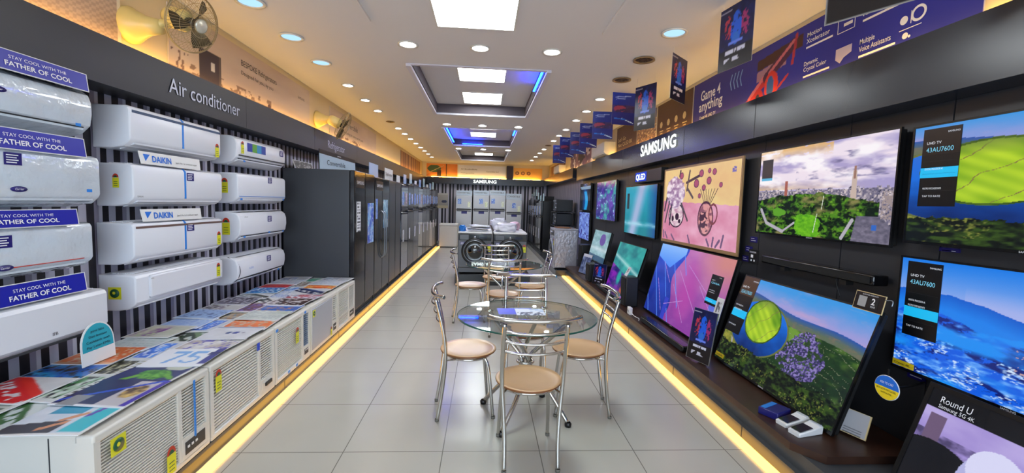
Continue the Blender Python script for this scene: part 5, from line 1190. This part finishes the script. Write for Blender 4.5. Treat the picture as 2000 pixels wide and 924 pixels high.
chairs = [((.285, 2.50), 0.03, 'nearest chair, its chrome back towards the viewer, at the near glass table'),
          ((-.09, 3.03), -PI/2+.12, 'chair on the left side of the near glass table, back to the left'),
          ((.71, 3.06), PI/2-.10, 'chair on the right side of the near glass table, back to the yellow strip'),
          ((.36, 3.48), PI-.06, 'chair behind the near glass table, its back rail just past the blue leaflet'),
          ((-.15, 5.42), -PI/2+.1, 'chair on the left side of the far glass table'),
          ((.23, 4.92), .02, 'chair on the near side of the far glass table'),
          ((.60, 5.42), PI/2, 'chair on the right side of the far glass table'),
          ((.19, 6.02), PI, 'chair on the washing machine side of the far glass table')]
proto = None
for (x, y), rz, lb in chairs:
    if proto is None: c = proto = make_chair(lb)
    else: c = copy_tree(proto); c['label'] = lb
    c.location = (x, y, 0); c.rotation_euler = (0, 0, rz)
def make_table(label):
    t = thing('glass_table', label, 'table', group='round glass tables with crossed chrome legs')
    R_ = .48; zt = .715
    b = MB(); b.lathe([(0, zt), (R_-.008, zt), (R_-.006, zt)], 72, GLASS); b.lathe([(R_-.006, zt), (R_, zt-.002)], 72, GLASSEDGE); b.lathe([(R_, zt-.002), (R_, zt-.009)], 72, GLASSEDGE); b.lathe([(R_-.002, zt-.010), (0, zt-.010)], 72, GLASS); b.build('glass_top', None, t)
    for k in range(4):
        a = PI/4+k*PI/2+.25; c, s = math.cos(a), math.sin(a); tx, ty = -s*.028, c*.028
        MB().tube([(c*.30, s*.30, .700), (c*.16+tx, s*.16+ty, .56), (c*.03+tx, s*.03+ty, .43), (c*.03+tx, s*.03+ty, .34), (c*.17+tx, s*.17+ty, .20), (c*.33, s*.33, .018)], .0150, 12).build('leg', CHROME, t)
        MB().lathe([(0, 0), (.022, 0), (.024, .02), (.016, .03)], 14, c=(c*.33, s*.33, 0)).build('foot_cap', BLACK, t)
        MB().lathe([(0, .7035), (.03, .7035), (.03, .697), (0, .695)], 18, c=(c*.30, s*.30, 0)).build('glass_pad', CHROME, t)
    b = MB(); b.tube([(.055*math.cos(2*PI*k/20), .055*math.sin(2*PI*k/20), .385) for k in range(20)], .009, 8, closed=True); b.build('centre_ring', CHROME, t)
    return t
tb = make_table('nearer round glass table with a blue leaflet on it'); tb.location = (T1[0], T1[1], 0)
tb2 = copy_tree(tb); tb2['label'] = 'farther round glass table in front of the washing machines'; tb2.location = (T2[0], T2[1], 0); tb2.rotation_euler = (0, 0, .4)
def blueleaf(U, V):
    img = mixc(C(.22, .30, .80), C(.30, .38, .92), fbm(U*4, V*4, 3)); return img
def papers(U, V):
    img = base(U, (.84, .88, .93)); put(img, (V < .45) & (vn(U*16, V*6, 3) > .5), C(.25, .3, .42)); put(img, (U > .5) & (V > .5) & (vn(U*9, V*9, 5) > .5), C(.6, .72, .85)); return img
o = painted('leaflet', .25, .17, blueleaf, 20, 14, PRINT, None, x=-.125, y=-.085, T=.003, flat=True); o.location = (.235, 3.02, .7205); o.rotation_euler = (0, 0, .05); tag(o, 'blue leaflet lying on the nearer glass table', 'leaflet')
o = painted('price_sheet', .20, .17, papers, 30, 24, PRINT, None, x=-.1, y=-.085, T=.003, flat=True); o.location = (.335, 2.99, .7242); o.rotation_euler = (0, 0, .03); tag(o, 'white printed sheet overlapping the blue leaflet on the glass table', 'leaflet')

# ================================================================== APPLIANCES IN THE MIDDLE AND FAR END
SCREENK = mat('washer_glass', (.05, .05, .06), .06, coat=1)
def washer(loc, rot, label, body, door=None, group='washing machines standing on the middle block', top=WHITE, w=.60, h=.84, d=.56, cover=None, stick=True):
    t = thing('washing_machine', label, 'washing machine', loc, rot, group)
    b = MB(); b.box(0, w, .02, d, .03, h-.03, body, bev=.014); b.box(0, w, 0, .03, .10, h-.03, body, bev=.010); b.build('body', None, t)
    MB().box(-.002, w+.002, .0, d+.005, h-.03, h, bev=.008).build('worktop', top, t)
    MB().box(.01, w-.01, .008, .03, .02, .10).build('kick_plate', body, t)
    for x in (.06, w-.06):
        for y in (.07, d-.06): MB().lathe([(0, 0), (.022, 0), (.02, .03), (0, .03)], 12, c=(x, y, 0)).build('foot', BLACK, t)
    MB().box(.012, w-.012, -.006, .004, h-.155, h-.04, bev=.003).build('control_panel', GLOSSBLACK if body is not WHITE else SILVER, t)
    MB().box(.03, .19, -.010, -.004, h-.145, h-.055, bev=.003).build('detergent_drawer', body, t)
    b = MB(); b.lathe([(0, .03), (.026, .028), (.03, .004)], 28, c=(w*.5, 0, h-.10), rot=RX90); b.build('program_dial', SILVER, t)
    MB().box(w*.62, w*.86, -.008, -.004, h-.12, h-.075).build('display', mat('washer_display', (.1, .13, .2), .1), t)
    cz = .40
    dr = MB(); dr.lathe([(.235, .0), (.240, .02), (.225, .035), (.175, .030), (.170, .02)], 48, BLACK if door is None else door, c=(w*.5, 0, cz), rot=RX90); dr = dr.build('door', None, t)
    MB().lathe([(.172, .022), (.13, .010), (.09, .03), (0, .045)], 40, c=(w*.5, 0, cz), rot=RX90).build('door_glass', SCREENK, dr)
    MB().lathe([(.19, .036), (.20, .038), (.196, .034)], 48, c=(w*.5, 0, cz), rot=RX90).build('door_ring', SILVER, dr)
    b = MB(); b.box(w*.5+.19, w*.5+.225, -.045, -.02, cz-.05, cz+.05, bev=.005); b.build('handle', DARKGREY, dr)
    if stick: navy_sticker(t, .08, h-.21, -.001, .085, .05); blob_star(t, w-.045, h-.28, -.002, 1.3)
    return t
IZ = .20
t = thing('display_block', 'low black block carrying the washing machines in the middle of the aisle', 'plinth', (-.50, 7.70, 0)); MB().box(0, 1.34, 0, 1.34, 0, IZ-.002, bev=.006).build('block', mat('satin_black', (.055, .055, .06), .25), t)
WG = mat('washer_graphite', (.30, .30, .31), .25, .3)
washer((-.46, 7.80, IZ), 0, 'dark grey front-loading washing machine, left of the front pair behind the glass tables', WG, top=PAPER, h=.75)
washer((.175, 7.80, IZ), 0, 'dark grey front-loading washing machine, right of the front pair behind the glass tables', WG, top=PAPER, h=.75)
washer((-.46, 8.45, IZ), 0, 'washing machine hidden behind the left one of the front pair', WG, top=PAPER, h=.75, stick=False)
washer((.175, 8.45, IZ), 0, 'washing machine hidden behind the right one of the front pair', WG, top=PAPER, h=.75, stick=False)
washer((1.47, 9.62, .122), -PI/2, 'silver washing machine with round door facing the aisle, right side before the televisions', mat('film_covered_silver', (.68, .68, .72), .22, .2, bump=.6, bscale=18), door=SILVER, group=None, top=mat('film_covered_silver', (.6, .6, .6)), h=.86, w=.60, d=.50)
# things on top of the washers
ZT = IZ+.752
for k, (x, y, rz, lb) in enumerate([(-.12, 8.02, .2, 'lowest black-and-white leaflet pile sheet on the left washing machine'), (-.10, 8.06, -.25, 'middle black-and-white leaflet on the left washing machine'), (-.07, 8.10, .3, 'uppermost black-and-white leaflet on the left washing machine')]):
    o = painted('leaflet', .38, .26, leaf((.85, .87, .9), K, (.35, .42, .55), (.7, .8, .9), 70+k, 2), 30, 20, PRINT, None, x=-.19, y=-.13, T=.01, flat=True, warp=lambda U, V: np.stack([U*0, U*0, .016*V+.006*np.sin(U*5)], 1))
    o.location = (x, y, ZT+.022+.034*k); o.rotation_euler = (0, 0, rz); tag(o, lb, 'leaflet', 'leaflets on the left washing machine')
def cushion(name, label, cat, loc, size, m, rot=(0, 0, 0), seed=1, amp=.25):
    b = MB(); bmesh.ops.create_icosphere(b.bm, subdivisions=4, radius=1)
    for v in b.bm.verts:
        p = v.co.copy(); q = Vector([math.copysign(abs(c)**.55, c) for c in p])
        from mathutils import noise as mn
        n = mn.noise(p*1.7+Vector((seed*9.1, 3, 1)))*amp+mn.noise(p*4+Vector((seed, 7, 2)))*amp*.4
        q = q*(1+n); v.co = Vector((q.x*size[0], q.y*size[1], max(-1.0, q.z)*size[2]))
    for f in b.bm.faces: f.smooth = True
    o = b.build(name, m); zmin = min(v.co.z for v in o.data.vertices)
    o.location = (loc[0], loc[1], loc[2]-zmin); o.rotation_euler = (0, 0, rot[2]); return tag(o, label, cat)
cushion('plastic_bag', 'bright blue crumpled plastic bag at the left corner of washing machines', 'bag', (-.39, 7.90, ZT), (.06, .06, .05), mat('blue_plastic', (.10, .45, .80), .3), seed=3, amp=.5)
FILM = mat('white_film', (.82, .82, .86), .2, bump=.6, bscale=14)
cushion('wrapped_packet', 'white plastic-wrapped packet on the right washing machine, the wider lower one', 'packet', (.40, 8.08, ZT), (.19, .17, .075), FILM, seed=5, amp=.3)
cushion('wrapped_packet', 'white plastic-wrapped packet leaning at left on the right washing machine', 'packet', (.27, 8.60, ZT-.0), (.14, .08, .11), FILM, seed=8, amp=.35)
cushion('wrapped_packet', 'pinkish wrapped packet at the right on the right washing machine', 'packet', (.60, 8.60, ZT), (.10, .08, .08), mat('pink_film', (.80, .66, .72), .3), seed=9, amp=.3)
t = thing('wooden_board', 'small striped wooden board leaning among the packets on the right washing machine', 'board', (.165, 8.02, ZT), (.0, -.5, .1)); MB().box(0, .025, 0, .12, 0, .12, bev=.006).build('board', mat('brown_board', (.30, .24, .24), .5), t)
# deep freezer on the left
t = thing('chest_freezer', 'white chest freezer standing on the floor at the far left', 'freezer', (-1.43, 14.0, 0))
b = MB(); b.box(0, .57, 0, .55, .03, .70, WHITE2, bev=.012); b.box(.02, .55, .02, .53, 0, .03, BLACK); b.build('cabinet', None, t)
ld_ = MB().box(-.005, .575, -.008, .555, .705, .765, bev=.012).build('lid', PAPER, t); MB().box(.22, .35, -.018, -.006, .715, .735, bev=.004).build('handle', WHITE, ld_)
# fridges on the far wall
farf = [(-1.03, 1.70, 'left end'), (-.42, 1.72, 'second from left'), (.17, 1.74, 'third from left'), (.76, 1.60, 'right end')]
for k, (x, h, lb) in enumerate(farf):
    b0 = fridge((x, 15.66, .005), 0, .57, h, .66, 'steel two-door fridge by the far wall, %s of four' % lb, 'top', GRAPH, mat('far_inox', (.70, .70, .71), .3, .2), 'bar',
           [('top', .0, .57, .18 if k < 3 else .22, mat('pale_blue_card', (.78, .84, .90), .3), 'CONVERTIBLE', TXTK), ('paint', .22 if k % 2 else .06, h-.30, .13, .18, photo(90+k)), ('paint', .42, h-.42, .10, .20, photo(95+k, (.8, .85, .6), (.95, .95, .9))), ('card', .2, h*.62, .2, .10, NAVY)], group='fridges by the far wall')
t = thing('wall_poster', 'pale poster with small dark picture on the striped far wall', 'poster', (-1.87, 16.37, 1.22))
def cleaner(U, V):
    img = mixc(C(.62, .60, .58), C(.74, .72, .68), V); put(img, (V > .88), C(.8, .8, .78)); put(img, ell(U, V, .72, .45, .2, .10) < 1, C(.22, .24, .36)); put(img, V < .2, C(.78, .74, .62)); return img
painted('board', .50, .56, cleaner, 40, 40, PRINT, t, T=.012)
# far right row of tall dark fridges
yy = 16.0
for k in range(6):
    dm = [doors[3], doors[1], doors[0], doors[3], doors[1], GLOSSBLACK][k]
    fridge((1.60, yy, .122), -PI/2, .58, [1.50, 1.55, 1.62, 1.50, 1.40, 1.45][k], .66, 'tall dark fridge in the far right row, %s counting from the far wall' % ORD[k], 'top', BLACK, dm, 'bar',
           [('paint', .10, 1.0, .14, .30, photo(110+k)), ('paint', .34, .95, .16, .36, photo(120+k, (.2, .15, .2), (.85, .82, .8))), ('top', .1, .3, .22, mat('pale_aqua_card', (.7, .8, .85), .3)), ('paint', .1, .35, .14, .30, photo(130+k, (.5, .5, .55), (.85, .85, .9)))], group='fridges in the far right row')
    yy -= .62
# microwave shelf
t = thing('appliance_rack', 'black rack holding two stacked microwave ovens on the right', 'rack', (1.80, 11.75, .122), -PI/2)
for x in (0, .78):
    for y in (0, .50): MB().box(x, x+.025, y, y+.025, 0, 1.18).build('post', BLACK, t)
for z in (.02, .45, .80, 1.155): MB().box(0, .805, 0, .525, z, z+.022, bev=.003).build('shelf', DARKGREY if z > .1 else BLACK, t)
def microwave(z, label):
    t = thing('microwave_oven', label, 'microwave', (1.84, 11.64, z), -PI/2, 'black microwave ovens on the rack')
    MB().box(0, .54, .015, .42, .012, .31, bev=.008).build('casing', BLACK, t)
    d_ = MB().box(.005, .42, -.006, .015, .02, .305, bev=.005).build('door', SILVER, t); MB().box(.05, .36, -.009, -.006, .06, .26).build('door_window', GLOSSBLACK, d_); MB().tube([(.395, -.01, .05), (.395, -.035, .07), (.395, -.035, .25), (.395, -.01, .27)], .007, 8).build('handle', SILVER, d_)
    MB().box(.425, .535, -.004, .015, .02, .305, bev=.003).build('control_panel', DARKGREY, t)
    for zz in (.10, .20): MB().lathe([(0, .025), (.025, .023), (.027, 0)], 20, c=(.48, -.004, zz), rot=RX90).build('knob', SILVER, t)
    for x in (.05, .49):
        for y in (.06, .36): MB().lathe([(0, 0), (.015, 0), (.015, .014)], 10, c=(x, y, 0)).build('foot', BLACK, t)
microwave(.122+.822, 'black microwave oven on the lower shelf of the right rack')
microwave(.122+1.177, 'black microwave oven on the top shelf of the right rack')
t = thing('cardboard_sheet', 'brown cardboard sheet lying on the silver washing machine', 'cardboard', (1.55, 9.55, .984), -PI/2); MB().box(0, .45, 0, .30, 0, .012).build('sheet', mat('cardboard', (.55, .38, .25), .7), t)
